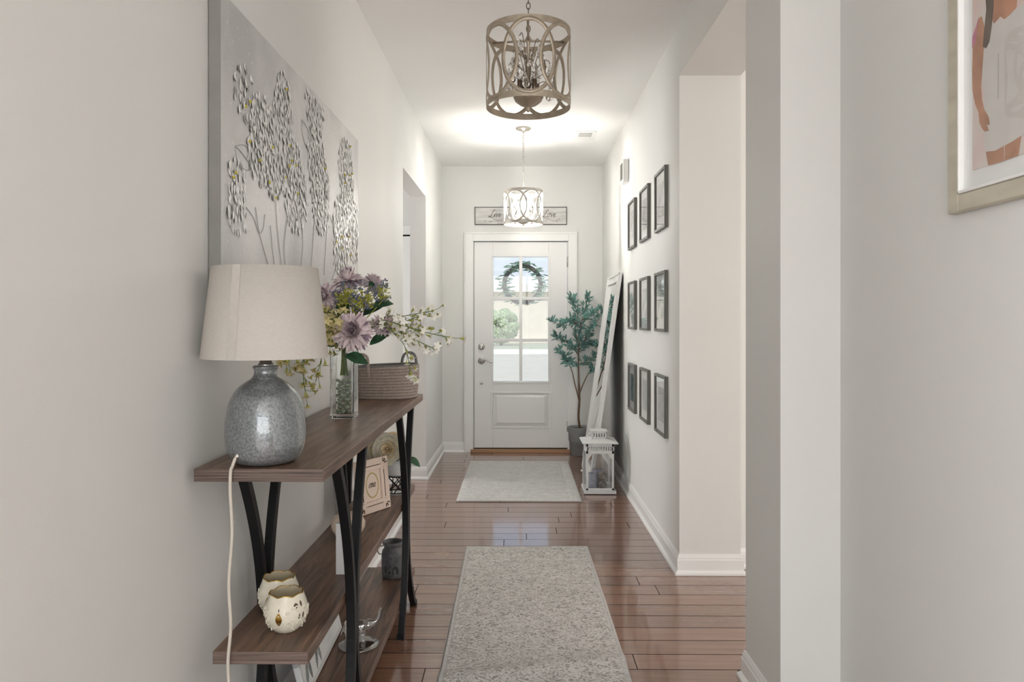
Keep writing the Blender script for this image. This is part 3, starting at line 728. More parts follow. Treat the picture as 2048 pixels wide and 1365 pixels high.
# ------------------------------------------------------------------ pendants
def teardrop(L, R):
    m = MB(); n = 8
    m.lathe([(0, 0), (R*.25, -L*.12), (R*.55, -L*.38), (R, -L*.68), (R*.8, -L*.86), (0, -L)], n=n, smooth=False)
    m.lathe([(0, L*.16), (R*.35, L*.08), (0, 0)], n=6, smooth=False); return m
def pendant(label, X, Y, zb, zt, rot, lit, mt):
    t = thing('pendant_light', label, 'pendant light', (X, Y, zb), (0, 0, rot)); H = zt-zb; R = .153
    bh = .023
    for nm, z in (('top_band', H-bh), ('bottom_band', 0)):
        MB().lathe([(R, z), (R, z+bh), (R-.0025, z+bh), (R-.0025, z), (R, z)], n=96, smooth=False).build(nm, mt, t)
    ha = math.radians(35.6); hz = (H-2*bh)/2+.009; zc = H/2; sw = .0070
    for k in range(7):
        a0 = 2*PI*k/7-PI/2; m = MB(); vs = []; n = 56
        for i in range(n):
            th = 2*PI*i/n
            for s_, off in ((-1, R+.0008), (1, R+.0008), (1, R-.0018), (-1, R-.0018)):
                A = ha+s_*sw/R; B = hz+s_*sw; a = a0+A*math.cos(th); z = zc+B*math.sin(th)
                off2 = off+(.0006 if k % 2 else 0)
                vs.append((off2*math.cos(a), off2*math.sin(a), z))
        fs = [(i*4+j, ((i+1) % n)*4+j, ((i+1) % n)*4+(j+1) % 4, i*4+(j+1) % 4) for i in range(n) for j in range(4)]
        m.add(vs, fs, 0, True); m.build('oval_ring', mt, t, fixn=True)
    m = MB()
    for k in range(3):
        a = 2*PI*k/3+.5; m.tube([(0, 0, H-.035), ((R-.002)*math.cos(a), (R-.002)*math.sin(a), H-.012)], .0042, 8)
    m.build('spoke', mt, t)
    m = MB(); m.lathe([(0, H-.02), (.007, H-.02), (.012, H-.03), (.006, H-.045), (.006, .06), (.009, .05), (.006, .03), (0, .03)], n=16); m.build('stem', mt, t)
    m = MB(); m.lathe([(0, .045), (.052, .045), (.055, .041), (.048, .026), (.030, .012), (.010, .004), (.007, .0), (.009, -.006), (.005, -.012), (0, -.014)], n=36); m.build('bowl', mt if lit else 'bronze', t)
    for k in range(4):
        a = k*PI/2+.6; x, y = .038*math.cos(a), .038*math.sin(a); sl = .112 if lit else .095; bl_ = 1.25 if lit else 1
        m = MB(); m.tube([(x, y, .04), (x, y, sl)], .009, 14); m.build('candle_sleeve', mt if lit else 'bronze_dk', t)
        m = MB(); m.lathe([(r_, sl+h_*bl_) for r_, h_ in ((0, 0), (.006, .002), (.012, .017), (.012, .040), (.004, .056), (0, .06))], (x, y, 0), n=14)
        m.build('bulb', 'bulb_on' if lit else 'crystal', t)
    rn = random.Random(5); tips = []; m = MB()
    for k in range(18):
        a = k*2.4; lev = k/18; h0 = .06+.02*lev; top = .085+(H-.115)*((k*5 % 18)/18); r1 = rn.uniform(.045, .095)
        p = spline([(.006*math.cos(a), .006*math.sin(a), h0), (.02*math.cos(a), .02*math.sin(a), h0+(top-h0)*.6), (r1*.7*math.cos(a), r1*.7*math.sin(a), top+.012), (r1*math.cos(a), r1*math.sin(a), top)], 5)
        m.tube(p, .0014, 5); tips.append(p[-1])
    m.build('branch_wire', mt if lit else 'bronze_dk', t)
    base = None
    for q in tips:
        if base is None:
            base = teardrop(.054, .0135).build('crystal', 'crystal2' if lit else 'crystal', t); base.location = q+Vector((0, 0, -.008)); o = base
        else:
            o = base.copy(); C.objects.link(o); o.parent = t; o.location = q+Vector((0, 0, -.008))
    # chain and canopy
    m = MB(); z = H-.012; i = 0; ln = .026; top = CE-zb-.028
    n = int((top-z)/(ln*.78))
    step = (top-z)/max(1, n)
    for i in range(n+1):
        c = z+step*i; pts = []
        for j in range(14):
            a = 2*PI*j/14; w = .0068*math.cos(a); h = ln/2*math.sin(a)
            pts.append((w, 0, c+h) if i % 2 else (0, w, c+h))
        m.tube(pts, .0016, 6, closed=True)
    m.build('chain', mt if lit else 'bronze_dk', t)
    zc2 = CE-zb
    MB().lathe([(0, zc2-.03), (.012, zc2-.03), (.02, zc2-.022), (.05, zc2-.014), (.06, zc2-.004), (.06, zc2), (0, zc2)], n=36).build('canopy', mt, t)
    return t
pendant('bronze drum pendant light with overlapping ovals and crystals, unlit and nearest the camera', .034, 2.65, 2.059, 2.340, 0, False, 'bronze')
pendant('bronze drum pendant light coloured paler as lit, with glowing bulbs, hanging before the front door', .034, 5.70, 2.038, 2.305, PI/7, True, 'silver')

# ------------------------------------------------------------------ cursive strokes
GL = {'L': ([(1.25, 1.75), (1.1, 2.1), (.8, 1.9), (.75, 1.1), (.5, .15), (.15, .0), (.0, .2), (.3, .3), (.7, .05), (1.1, -.12), (1.5, .15)], 1.45),
 'i': ([(0, .3), (.25, .95), (.25, .2), (.55, .15)], .5), 'v': ([(0, .8), (.18, 1), (.35, 0), (.65, 1), (.85, .9)], .8),
 'e': ([(0, .3), (.45, .5), (.5, .85), (.3, 1), (.12, .55), (.3, 0), (.75, .25)], .7), 'o': ([(.5, 1), (.15, .75), (.12, .2), (.4, 0), (.68, .35), (.62, .85), (.5, 1), (.9, .85)], .85),
 'a': ([(.6, .9), (.3, 1), (.08, .5), (.25, 0), (.58, .5), (.62, 1), (.6, .1), (.9, .2)], .85), 'u': ([(0, .9), (.12, .9), (.15, .1), (.45, .1), (.6, 1), (.6, .1), (.9, .2)], .85),
 'g': ([(.6, .9), (.3, 1), (.08, .5), (.3, .1), (.6, .6), (.6, 1), (.52, -.6), (.2, -.8), (.1, -.5), (.9, .25)], .85), 'h': ([(0, .2), (.45, 1.8), (.25, 1.9), (.12, 0), (.3, .85), (.6, .9), (.65, .1), (.9, .2)], .85),
 'n': ([(0, .85), (.12, 1), (.15, 0), (.32, .8), (.6, .95), (.65, .1), (.9, .2)], .85)}
def write(mb, text, origin, ex, ey, nrm, h, r):
    x = 0; ex = Vector(ex); ey = Vector(ey); o = Vector(origin)+Vector(nrm)*.0006
    for ch_ in text:
        pts, adv = GL[ch_]
        mb.tube(spline([o+ex*((x+a+b*.35)*h)+ey*(b*h) for a, b in pts], 4), r, 5)
        if ch_ == 'i': mb.ball(o+ex*((x+.3+.55)*h)+ey*(1.45*h), r*1.3, 6)
        x += adv
    return x*h
# sign over the door
sx0, sx1, sz0, sz1 = -.430, .464, 2.224, 2.394
sg = thing('wall_sign', 'distressed white wooden Live Laugh Love sign above the front door', 'sign', (.017, YB, (sz0+sz1)/2))
hw, hh = (sx1-sx0)/2, (sz1-sz0)/2
MB().box(-hw, hw, -.018, 0, -hh, hh).build('board', 'distress', sg, bevel=.002)
m = MB(); e = .004
m.box(-hw-.002, hw+.002, -.020, -.002, hh-e, hh+.002); m.box(-hw-.002, hw+.002, -.020, -.002, -hh-.002, -hh+e)
m.box(-hw-.002, -hw+e, -.020, -.002, -hh+e, hh-e); m.box(hw-e, hw+.002, -.020, -.002, -hh+e, hh-e)
m.build('worn_edge', 'ink', sg)
for wd, x in (('Live', -.315), ('Laugh', -.085), ('Love', .205)): m = MB(); write(m, wd, (x, -.0185, -.012), (1, 0, 0), (0, 0, 1), (0, -1, 0), .034, .0022); m.build('lettering', 'ink', sg)
for x in (-.25, .27): MB().tube(spline([(x-.02, -.019, -.03), (x+.03, -.019, -.045), (x+.08, -.019, -.048), (x+.11, -.019, -.03)], 5), .0016, 5).build('flourish', 'ink', sg)
m = MB(); rn = random.Random(2)
for k in range(26):
    x = rn.uniform(-hw+.03, hw-.03)
    if -.1 < x < .12: continue
    z = rn.uniform(-hh+.012, -hh+.04); r = rn.uniform(.006, .014)
    MB().tube([(x+r*(1-i/20)*math.cos(i*.7), -.0188, z+r*(1-i/20)*math.sin(i*.7)) for i in range(18)], .0009, 4).build('scroll_ornament', 'feather', sg)

# ------------------------------------------------------------------ nine small frames on the right wall
rows = [(1.798, 2.138, 'top'), (1.224, 1.563, 'middle'), (.641, .979, 'bottom')]
cols = [(3.975, 4.285, 'nearest the camera'), (4.507, 4.815, 'centre column'), (5.025, 5.325, 'nearest the mirror')]
descr = [['pale photo of a white room', 'pencil portrait', 'faint pale print'], ['bright pale print', 'pale beach print', 'dark flower sketch'], ['grey seascape photo', 'grey figure photo', 'blue-grey landscape photo']]
tones = [[(.62, .62, .62), (.42, .42, .42), (.68, .69, .68)], [(.72, .74, .73), (.70, .73, .73), (.74, .76, .75)], [(.42, .45, .46), (.48, .51, .51), (.22, .30, .34)]]
for ri, (z0, z1, rn_) in enumerate(rows):
    for ci, (ya, yb, cn) in enumerate(cols):
        t = thing('picture_frame', '%s row grey frame, %s, with a %s' % (rn_, {'nearest the camera': 'near column', 'centre column': 'centre column', 'nearest the mirror': 'column by the mirror'}[cn], descr[ri][ci]), 'picture frame', (XR, (ya+yb)/2, (z0+z1)/2), group='grey picture frames on the right wall')
        w, h = (yb-ya)/2, (z1-z0)/2; b = .016; d = .021
        m = MB(); m.box(-d, 0, -w, -w+b, -h, h); m.box(-d, 0, w-b, w, -h, h); m.box(-d, 0, -w+b, w-b, h-b, h); m.box(-d, 0, -w+b, w-b, -h, -h+b)
        m.build('frame', 'gframe', t, bevel=.0015)
        MB().box(-.008, -.004, -w+b, w-b, -h+b, h-b).build('mat_board', 'matboard', t)
        c = tones[ri][ci]; pmn = mat('print_%d_%d' % (ri, ci), tuple(min(1, v*1.25) for v in c), .8, dark=tuple(v*.55 for v in c), scale=7+ri*3+ci, stretch=(1, .8, 1.5), detail=6)
        MB().box(-.0095, -.008, -w+.070, w-.070, -h+.072, h-.072).build('print', pmn, t)
        MB().box(-.015, -.0135, -w+b, w-b, -h+b, h-b).build('glass', 'pane', t)

# ------------------------------------------------------------------ large framed portrait print near the camera
FX = XN-.022
pf = thing('portrait_picture', 'large champagne-framed watercolour print of a person in a white dress on the right wall', 'picture', (XN, 1.30, 1.527))
FY0, FY1, FZ1 = .78-1.30, 1.672-1.30, .95
b = .040
m = MB()
def mould(m, y0_, y1_, z0, z1, ax):
    # stepped moulding facing -X
    m.box(-.020, 0, y0_, y1_, z0, z1)
m.box(-.022, 0, FY0, FY0+b, 0, FZ1); m.box(-.022, 0, FY1-b, FY1, 0, FZ1); m.box(-.022, 0, FY0+b, FY1-b, 0, b); m.box(-.022, 0, FY0+b, FY1-b, FZ1-b, FZ1)
m.build('frame', 'champ', pf, bevel=.004)
m = MB(); q = .007
m.box(-.024, -.002, FY1-b-q, FY1-b, b, FZ1-b); m.box(-.024, -.002, FY0+b, FY0+b+q, b, FZ1-b); m.box(-.024, -.002, FY0+b, FY1-b, b, b+q); m.box(-.024, -.002, FY0+b, FY1-b, FZ1-b-q, FZ1-b)
m.build('inner_lip', 'trim', pf, bevel=.002)
MB().box(-.006, -.003, FY0+b+q, FY1-b-q, b+q, FZ1-b-q).build('mat_board', 'matboard', pf)
ay = onX(1945, 340, .992).y-1.30; az = onX(1945, 341, .992).z-1.527
MB().box(-.008, -.006, FY0+b+.075, ay, az, FZ1-b-.07).build('print', 'wash', pf)
def poly(name, pts, mt, layer):
    v = []
    for (a, c) in pts:
        p = onX(1840+a/3.101, c/3.101, .992); v.append((-.008-.0004*layer, min(ay, p.y-1.30), p.z-1.527))
    m = MB(); m.add(v, [tuple(range(len(v)))]); n = len(v)
    m.add([(x+.0003, y, z) for x, y, z in v]+v, [(i, (i+1) % n, n+(i+1) % n, n+i) for i in range(n)])
    return m.build(name, mt, pf)
poly('painted_dress', [(385, 95), (410, 40), (430, -40), (445, 120), (460, 148), (525, 115), (600, 55), (700, -20), (820, 60), (830, 500), (790, 740), (700, 800), (620, 850), (540, 900), (470, 935), (412, 942), (402, 900), (400, 780), (400, 600), (386, 480), (392, 300)], 'dress', 1)
poly('painted_arm', [(385, 100), (362, 120), (345, 180), (330, 250), (325, 430), (327, 560), (345, 650), (366, 700), (370, 760), (388, 800), (404, 817), (428, 812), (424, 795), (414, 770), (432, 778), (434, 758), (425, 720), (400, 680), (386, 620), (380, 540), (384, 480), (392, 380), (400, 250), (402, 170)], 'skin', 2)
poly('painted_chest', [(455, -60), (610, -60), (600, 45), (560, 90), (524, 120), (500, 100), (460, 147), (447, 110)], 'skin', 2)
poly('painted_hair', [(405, -80), (465, -80), (458, 60), (445, 180), (432, 260), (413, 300), (392, 290), (400, 200), (414, 60)], 'hair', 3)
poly('painted_leg', [(410, 942), (470, 935), (522, 905), (524, 998), (425, 1028)], 'skin', 2)
poly('painted_leg', [(528, 903), (580, 875), (630, 842), (612, 966), (528, 996)], 'skin', 2)
poly('painted_mark', [(370, 100), (345, 180), (328, 230), (326, 300), (348, 260), (356, 180)], 'pinkink', 3)
poly('painted_shadow', [(486, 330), (492, 330), (490, 620), (484, 600)], 'paint_shadow', 3)
MB().box(-.0125, -.0115, FY0+b, FY1-b, b, FZ1-b).build('glass', 'pane', pf)

# ------------------------------------------------------------------ leaning mirror
mr = thing('floor_mirror', 'tall white-framed mirror leaning against the right wall behind the lantern', 'mirror', (.555, 6.03, .004), (0, math.atan(.232/1.67), 0))
w, h, b = .36, 1.675, .075
m = MB()
for (a0, a1, z0, z1) in ((-w, -w+b, 0, h), (w-b, w, 0, h), (-w+b, w-b, 0, b), (-w+b, w-b, h-b, h)): m.box(0, .022, a0, a1, z0, z1)
m.build('frame', 'trim', mr, bevel=.004)
m = MB()
for (a0, a1, z0, z1) in ((-w, -w+.018, 0, h), (w-.018, w, 0, h), (-w, w, 0, .018), (-w, w, h-.018, h), (-w+b-.012, -w+b, b, h-b), (w-b, w-b+.012, b, h-b), (-w+b, w-b, b-.012, b), (-w+b, w-b, h-b, h-b+.012)): m.box(-.008, .002, a0, a1, z0, z1)
m.build('raised_moulding', 'trim', mr, bevel=.003)
MB().box(.010, .014, -w+b-.005, w-b+.005, b-.005, h-b+.005).build('mirror_glass', 'mirror', mr)
MB().box(.0221, .0225, -w+.01, w-.01, .01, h-.01).build('backing', 'dark', mr)

# ------------------------------------------------------------------ olive tree
ol = thing('potted_olive_tree', 'artificial olive tree with teal leaves in a grey ribbed planter beside the front door', 'potted tree', (.575, 6.975, 0))
m = MB(); m.lathe([(0, 0), (.082, 0), (.086, .006), (.094, .13), (.098, .133), (.098, .139), (.1, .142), (.106, .262), (.106, .27), (.098, .27), (.094, .25), (0, .25)], n=48); m.build('planter', 'planter', ol)
MB().lathe([(0, .252), (.05, .258), (.094, .251)], n=24).build('soil', 'soil', ol)
def O(px, py, dy=0):
    p = at(px, py, 6.93+dy); return p-Vector((.575, 6.975, 0))
branches = []
trunk = spline([O(1160, 858, .04), O(1157, 835), O(1159, 800), O(1158, 770)], 5); branches.append((trunk, .011, .009))
mids = [[(1158, 770), (1157, 720), (1158, 690), (1162, 650), (1170, 620), (1176, 594)], [(1158, 800), (1150, 770), (1143, 740), (1130, 715), (1118, 700)], [(1158, 790), (1168, 765), (1180, 742), (1190, 735)],
        [(1158, 700), (1150, 660), (1155, 630), (1147, 608), (1144, 595)], [(1158, 712), (1140, 690), (1125, 680), (1110, 672)], [(1160, 700), (1172, 675), (1180, 660), (1196, 640), (1206, 618)], [(1156, 650), (1140, 640), (1125, 650), (1102, 643)],
        [(1158, 735), (1146, 725), (1130, 722)], [(1160, 730), (1175, 722), (1190, 712)], [(1164, 640), (1180, 632), (1192, 622)], [(1158, 700), (1170, 690), (1190, 688), (1204, 690)]]
for i, b_ in enumerate(mids):
    s_ = [O(p[0], p[1], (.06*math.sin(i*2.1+k*.5)*k/len(b_)) if k else 0) for k, p in enumerate(b_)]
    s_ = [Vector((min(v.x, .21), min(v.y, .085), v.z)) for v in s_]
    branches.append((spline(s_, 5), .0065 if i < 3 else .0045, .002))
m = MB()
for p, r0, r1 in branches: m.tube(p, [r0+(r1-r0)*i/(len(p)-1) for i in range(len(p))], 7)
m.build('trunk', 'bark', ol)
m = MB(); rn = random.Random(4); fr = MB()
for bi, (p, r0, r1) in enumerate(branches[1:]):
    n = len(p)
    for i in range(2, n):
        if bi in (1, 2) and i < n*.55: continue
        if bi == 0 and i < n*.30: continue
        for k in range(rn.choice((4, 5))):
            base = p[i]+Vector((rn.uniform(-.02, .02), rn.uniform(-.02, .015), rn.uniform(-.02, .02)))
            d = (p[min(i+1, n-1)]-p[i-1]).normalized()*.5+Vector((rn.uniform(-1, 1), rn.uniform(-1, .6), rn.uniform(-.5, .9)))
            if base.x+d.normalized().x*.06 > .225 or base.y+d.normalized().y*.06 > .10: continue
            m.leaf(base, d, (rn.uniform(-.5, .5), -.8, .6), rn.uniform(.048, .075), rn.uniform(.013, .020), curl=rn.uniform(-.2, .5))
            if rn.random() < .035: MB().ball(base+Vector((0, -.01, -.01)), .007, 8, rx=(1, 1, 1.2)).build('olive', 'olive_dk', ol)
m.build('foliage', 'olive', ol)

# ------------------------------------------------------------------ lantern and what it holds
ln = thing('lantern', 'white metal lantern with slotted sides on the floor beside the entry rug', 'lantern', (.600, 5.50, 0))
m = MB(); m.box(-.118, .118, -.128, .128, .004, .028); m.build('base', 'white_metal', ln, bevel=.003)
m = MB(); w = .103; d = .112; p = .016
for sx in (-1, 1):
    for sy in (-1, 1):
        x0 = sx*w-(p if sx > 0 else 0); y0_ = sy*d-(p if sy > 0 else 0); m.box(x0, x0+p, y0_, y0_+p, .028, .375)
for sy in (-1, 1):
    ya = sy*d-(.004 if sy > 0 else 0)
    m.box(-w, w, ya, ya+.004, .028, .045); m.box(-w, w, ya, ya+.004, .300, .322); m.box(-w, w, ya, ya+.004, .352, .375)
    for i in range(11): xx = -w+.012+i*(2*w-.024)/10; m.box(xx-.0055, xx+.0055, ya, ya+.004, .322, .352)
for sx in (-1, 1):
    xa = sx*w-(.004 if sx > 0 else 0)
    m.box(xa, xa+.004, -d, d, .300, .322); m.box(xa, xa+.004, -d, d, .352, .375)
    if sx > 0: m.box(xa, xa+.004, -d, d, .028, .045)
    for i in range(11): yy = -d+.012+i*(2*d-.024)/10; m.box(xa, xa+.004, yy-.0055, yy+.0055, .322, .352)
for sy in (-1, 1):   # curved top corners of the windows
    ya = sy*d-(.0035 if sy > 0 else -.0005)
    for sx in (-1, 1):
        pts = [(sx*(w-p), ya, .300), (sx*(w-p), ya, .255)]+[(sx*(w-p-.030*math.sin(t*.4)), ya, .255+.045*(math.sin(t*.4))) for t in range(1, 4)]+[(sx*(w-p-.03), ya, .300)]
        m.add(pts, [tuple(range(len(pts)))])
m.build('body_frame', 'white_metal', ln, bevel=.0012)
m = MB(); a = .132; bb = .142; zr = .376
m.add([(-a, -bb, zr), (a, -bb, zr), (a, bb, zr), (-a, bb, zr), (-a, -bb, zr+.006), (a, -bb, zr+.006), (a, bb, zr+.006), (-a, bb, zr+.006), (-.062, -.068, .402), (.062, -.068, .402), (.062, .068, .402), (-.062, .068, .402)],
      [(3, 2, 1, 0), (0, 1, 5, 4), (1, 2, 6, 5), (2, 3, 7, 6), (3, 0, 4, 7), (4, 5, 9, 8), (5, 6, 10, 9), (6, 7, 11, 10), (7, 4, 8, 11), (8, 9, 10, 11)])
m.build('roof', 'white_metal', ln)
m = MB(); c = .052
for sy in (-1, 1):
    ya = sy*c-(.003 if sy > 0 else 0)
    m.box(-c, c, ya, ya+.003, .402, .414); m.box(-c, c, ya, ya+.003, .442, .456)
    for i in range(6): xx = -c+.004+i*(2*c-.008)/5; m.box(xx-.005, xx+.005, ya, ya+.003, .414, .442)
for sx in (-1, 1):
    xa = sx*c-(.003 if sx > 0 else 0)
    m.box(xa, xa+.003, -c, c, .402, .414); m.box(xa, xa+.003, -c, c, .442, .456)
    for i in range(6): yy = -c+.004+i*(2*c-.008)/5; m.box(xa, xa+.003, yy-.005, yy+.005, .414, .442)
m.box(-.062, .062, -.062, .062, .456, .462)
m.build('chimney', 'white_metal', ln)
MB().tube(spline([(-.056, -.03, .452), (-.085, -.05, .43), (-.105, -.07, .402), (-.09, -.09, .394), (-.05, -.075, .404), (-.03, -.06, .43)], 6), .0028, 7).build('carrying_ring', 'white_metal', ln)
m = MB()   # side door, slightly ajar on the left
dm = Matrix.Translation((-w-.004, d-.01, 0)) @ Matrix.Rotation(math.radians(-6), 4, 'Z')
for bx in ((0, .004, -.2, -.184, .05, .295), (0, .004, -.016, 0, .05, .295), (0, .004, -.184, -.016, .05, .066), (0, .004, -.184, -.016, .275, .295)):
    m.box(*bx)
m.xf(dm); dr = m.build('door', 'white_metal', ln)
m = MB(); m.tube([(-.002, -.192, .17), (-.014, -.192, .17)], .007, 10); m.xf(dm); m.build('door_knob', 'white_metal', dr)
m = MB(); m.box(.001, .003, -.184, -.016, .066, .275); m.xf(dm); m.build('door_glass', 'pane', dr)
for sy in (-1, 1): MB().box(-w+p, w-p, sy*(d-.008)-.001, sy*(d-.008)+.001, .045, .30).build('glass_panel', 'pane', ln)
MB().box(w-.008, w-.006, -d+p, d-p, .045, .30).build('glass_panel', 'pane', ln)
def candle(x, y, r, h, label, mt='candle_g', name='pillar_candle', cat='candle'):
    t = thing(name, label, cat, (.600+x, 5.50+y, .0285), group='candles and stones in the lantern')
    m = MB(); m.lathe([(0, 0), (r*.96, 0), (r, .004), (r, h-.005), (r*.93, h), (r*.75, h-.004), (0, h-.007)], n=28, rfun=lambda a, i: 1+.015*math.sin(7*a)); m.build('wax', mt, t)
    if name == 'pillar_candle': MB().tube([(0, 0, h-.008), (.001, 0, h+.006)], .0012, 6).build('wick', 'ink', t)
candle(-.050, -.055, .033, .118, 'blue-grey pillar candle at the left front inside the lantern')
candle(-.008, .020, .037, .128, 'taller blue-grey pillar candle behind, in the middle of the lantern')
for i, (zz, lb) in enumerate(((.0285, 'rough carved stone ball at the bottom right inside the lantern'), (.0935, 'rough carved stone ball resting on top of the other one in the lantern'))):
    o = MB().ball((0, 0, .032), .034, 20, rx=(1.0, .95, .96)).build('stone_ball', 'stone', loc=(.600+.022, 5.50-.052, zz)); tag(o, lb, 'stone ball', 'candles and stones in the lantern')

# ------------------------------------------------------------------ glass vase with bouquet
VX, VY = -.624, 2.595
vs_ = thing('glass_vase', 'tall square clear glass vase on the console holding the bouquet', 'vase', (VX, VY, TZ))
m = MB(); w = .042; t_ = .006; H = .238
def sq(r, z, rr=.006):
    out = []
    for (sx, sy, a0) in ((1, 1, 0), (-1, 1, PI/2), (-1, -1, PI), (1, -1, 3*PI/2)):
        for k in range(4):
            a = a0+PI/2*k/3; out.append((sx*(r-rr)+rr*math.cos(a), sy*(r-rr)+rr*math.sin(a), z))
    return out
rings = [sq(w*.98, 0), sq(w, .003), sq(w, H*.33), sq(w*.995, H*.66), sq(w, H), sq(w-t_, H+.001, .004), sq(w-t_, H*.5, .004), sq(w-t_, .016, .004)]
n = 16; vv = []; ff = []
for r in rings: vv += r
for k in range(len(rings)-1):
    for i in range(n): ff.append((k*n+i, k*n+(i+1) % n, (k+1)*n+(i+1) % n, (k+1)*n+i))
ff += [tuple(range(n-1, -1, -1)), tuple((len(rings)-1)*n+i for i in range(n))]
m.add(vv, ff, 0, False); m.build('vase_body', 'glass', vs_)
rn = random.Random(8); gm = None; spots = []
for lay in range(9):
    for k in range(4):
        a = k*PI/2+lay*.8; r = .017 if lay % 2 else .020
        spots.append((r*math.cos(a)*1.05, r*math.sin(a)*1.05, .0235+lay*.0135))
for i, (x, y, z) in enumerate(spots):
    if gm is None:
        gm = MB().ball((0, 0, 0), .0095, 12, rx=(1.1, 1, .62)).build('glass_pebble', 'gem'); o = gm
    else:
        o = gm.copy(); C.objects.link(o)
    o.location = (VX+x, VY+y, TZ+z); o.rotation_euler = (rn.uniform(-.6, .6), rn.uniform(-.6, .6), 0)
    tag(o, 'pale green glass pebble heaped in the bottom of the glass vase', 'glass pebble', 'glass pebbles in the square vase')

def flower_head(R, layers=9, per=20, mi=0):
    m = MB(); rn = random.Random(int(R*10000))
    for l in range(layers):
        el = -.12+l*(1.5/layers); n_ = max(6, per-2*l); L = R*(1.08-.058*l)*(1 if l else .96)
        for k in range(n_):
            a = 2*PI*(k+.5*(l % 2))/n_+rn.uniform(-.1, .1); e2 = el+rn.uniform(-.12, .12)
            d = Vector((math.cos(a)*math.cos(e2), math.sin(a)*math.cos(e2), math.sin(e2)))
            up = Vector((-math.cos(a)*math.sin(e2), -math.sin(a)*math.sin(e2), math.cos(e2)))
            m.leaf(d*.003+Vector((0, 0, .002*l)), d, up, L*rn.uniform(.88, 1.05), R*.25, curl=-.45 if l > 3 else .12, cup=.6, seg=5, mi=(1 if (l >= layers-2 or rn.random() < .12) else 0), point=.6)
    return m
def aim(d):
    return Vector(d).to_track_quat('Z', 'Y').to_matrix().to_4x4()
NECK = Vector((VX, VY, TZ+.238))
def stempath(end, low, k=6):
    mid = NECK+Vector(((end-NECK).x*.15, (end-NECK).y*.15, .01+max(0, (end-NECK).z)*.25))
    return spline([Vector((VX+low[0], VY+low[1], TZ+.15)), NECK+Vector((low[0]*.6, low[1]*.6, -.02)), mid+Vector((low[0], low[1], 0)), end], k)
def dahlia(px, py, Y, R, facing, label, low, leaves=()):
    p = at(px, py, Y); t = thing('dahlia', label, 'flower', p, group='dahlias in the glass vase'); f = Vector(facing).normalized()
    m = flower_head(R); m.xf(aim(f)); m.build('blossom', ['mauve', 'mauve_dk'], t)
    m = MB()
    for k in range(9):
        a = 2*PI*k/9; d = Vector((math.cos(a), math.sin(a), .15)); m.leaf((0, 0, -.004), d, (0, 0, -1), R*.45, R*.2, curl=-.3)
    m.ball((0, 0, -.006), R*.16, 8); m.xf(aim(f)); m.build('sepals', 'leaf', t)
    path = stempath(p-f*.008, low); MB().tube([q-p for q in path], .0026, 7).build('stem', 'stem', t)
    for (lx, ly, lY, dd, L, W) in leaves:
        q = at(lx, ly, lY)-p; m = MB(); m.leaf(q, dd, (0, -.7, .7), L, W, curl=.35, cup=.2, seg=8); m.build('leaf', 'leaf', t)
S_ = 2.58/1455
dahlia(706, 664, 2.50, 39*S_, (.12, -1, .12), 'largest mauve dahlia, facing forward over the rim of the vase', (.004, -.010), ((690, 712, 2.52, (1, 0, -.12), .085, .050), (676, 630, 2.58, (.5, 0, 1), .07, .055)))
dahlia(767, 648, 2.56, 25*S_, (.35, -.55, -.55), 'drooping mauve dahlia nodding over the basket, right of the largest bloom', (.012, .0), ((740, 690, 2.55, (.85, 0, .75), .075, .040),))
dahlia(697, 566, 2.62, 34*S_, (-.10, -.45, .95), 'topmost mauve dahlia opening upward at the crown of the bouquet', (-.004, .008), ((745, 612, 2.6, (1, 0, .35), .075, .045), (724, 632, 2.62, (.9, .1, .75), .10, .045)))
dahlia(745, 568, 2.66, 22*S_, (.4, .75, .5), 'small mauve dahlia turned away showing its dark green sepals', (.008, .012))
dahlia(655, 594, 2.60, 30*S_, (-.25, -1, .15), 'mauve dahlia at the left beside the lamp shade', (-.010, .004), ((672, 605, 2.6, (.8, 0, -.6), .06, .04), (650, 690, 2.6, (1, 0, .2), .05, .035)))

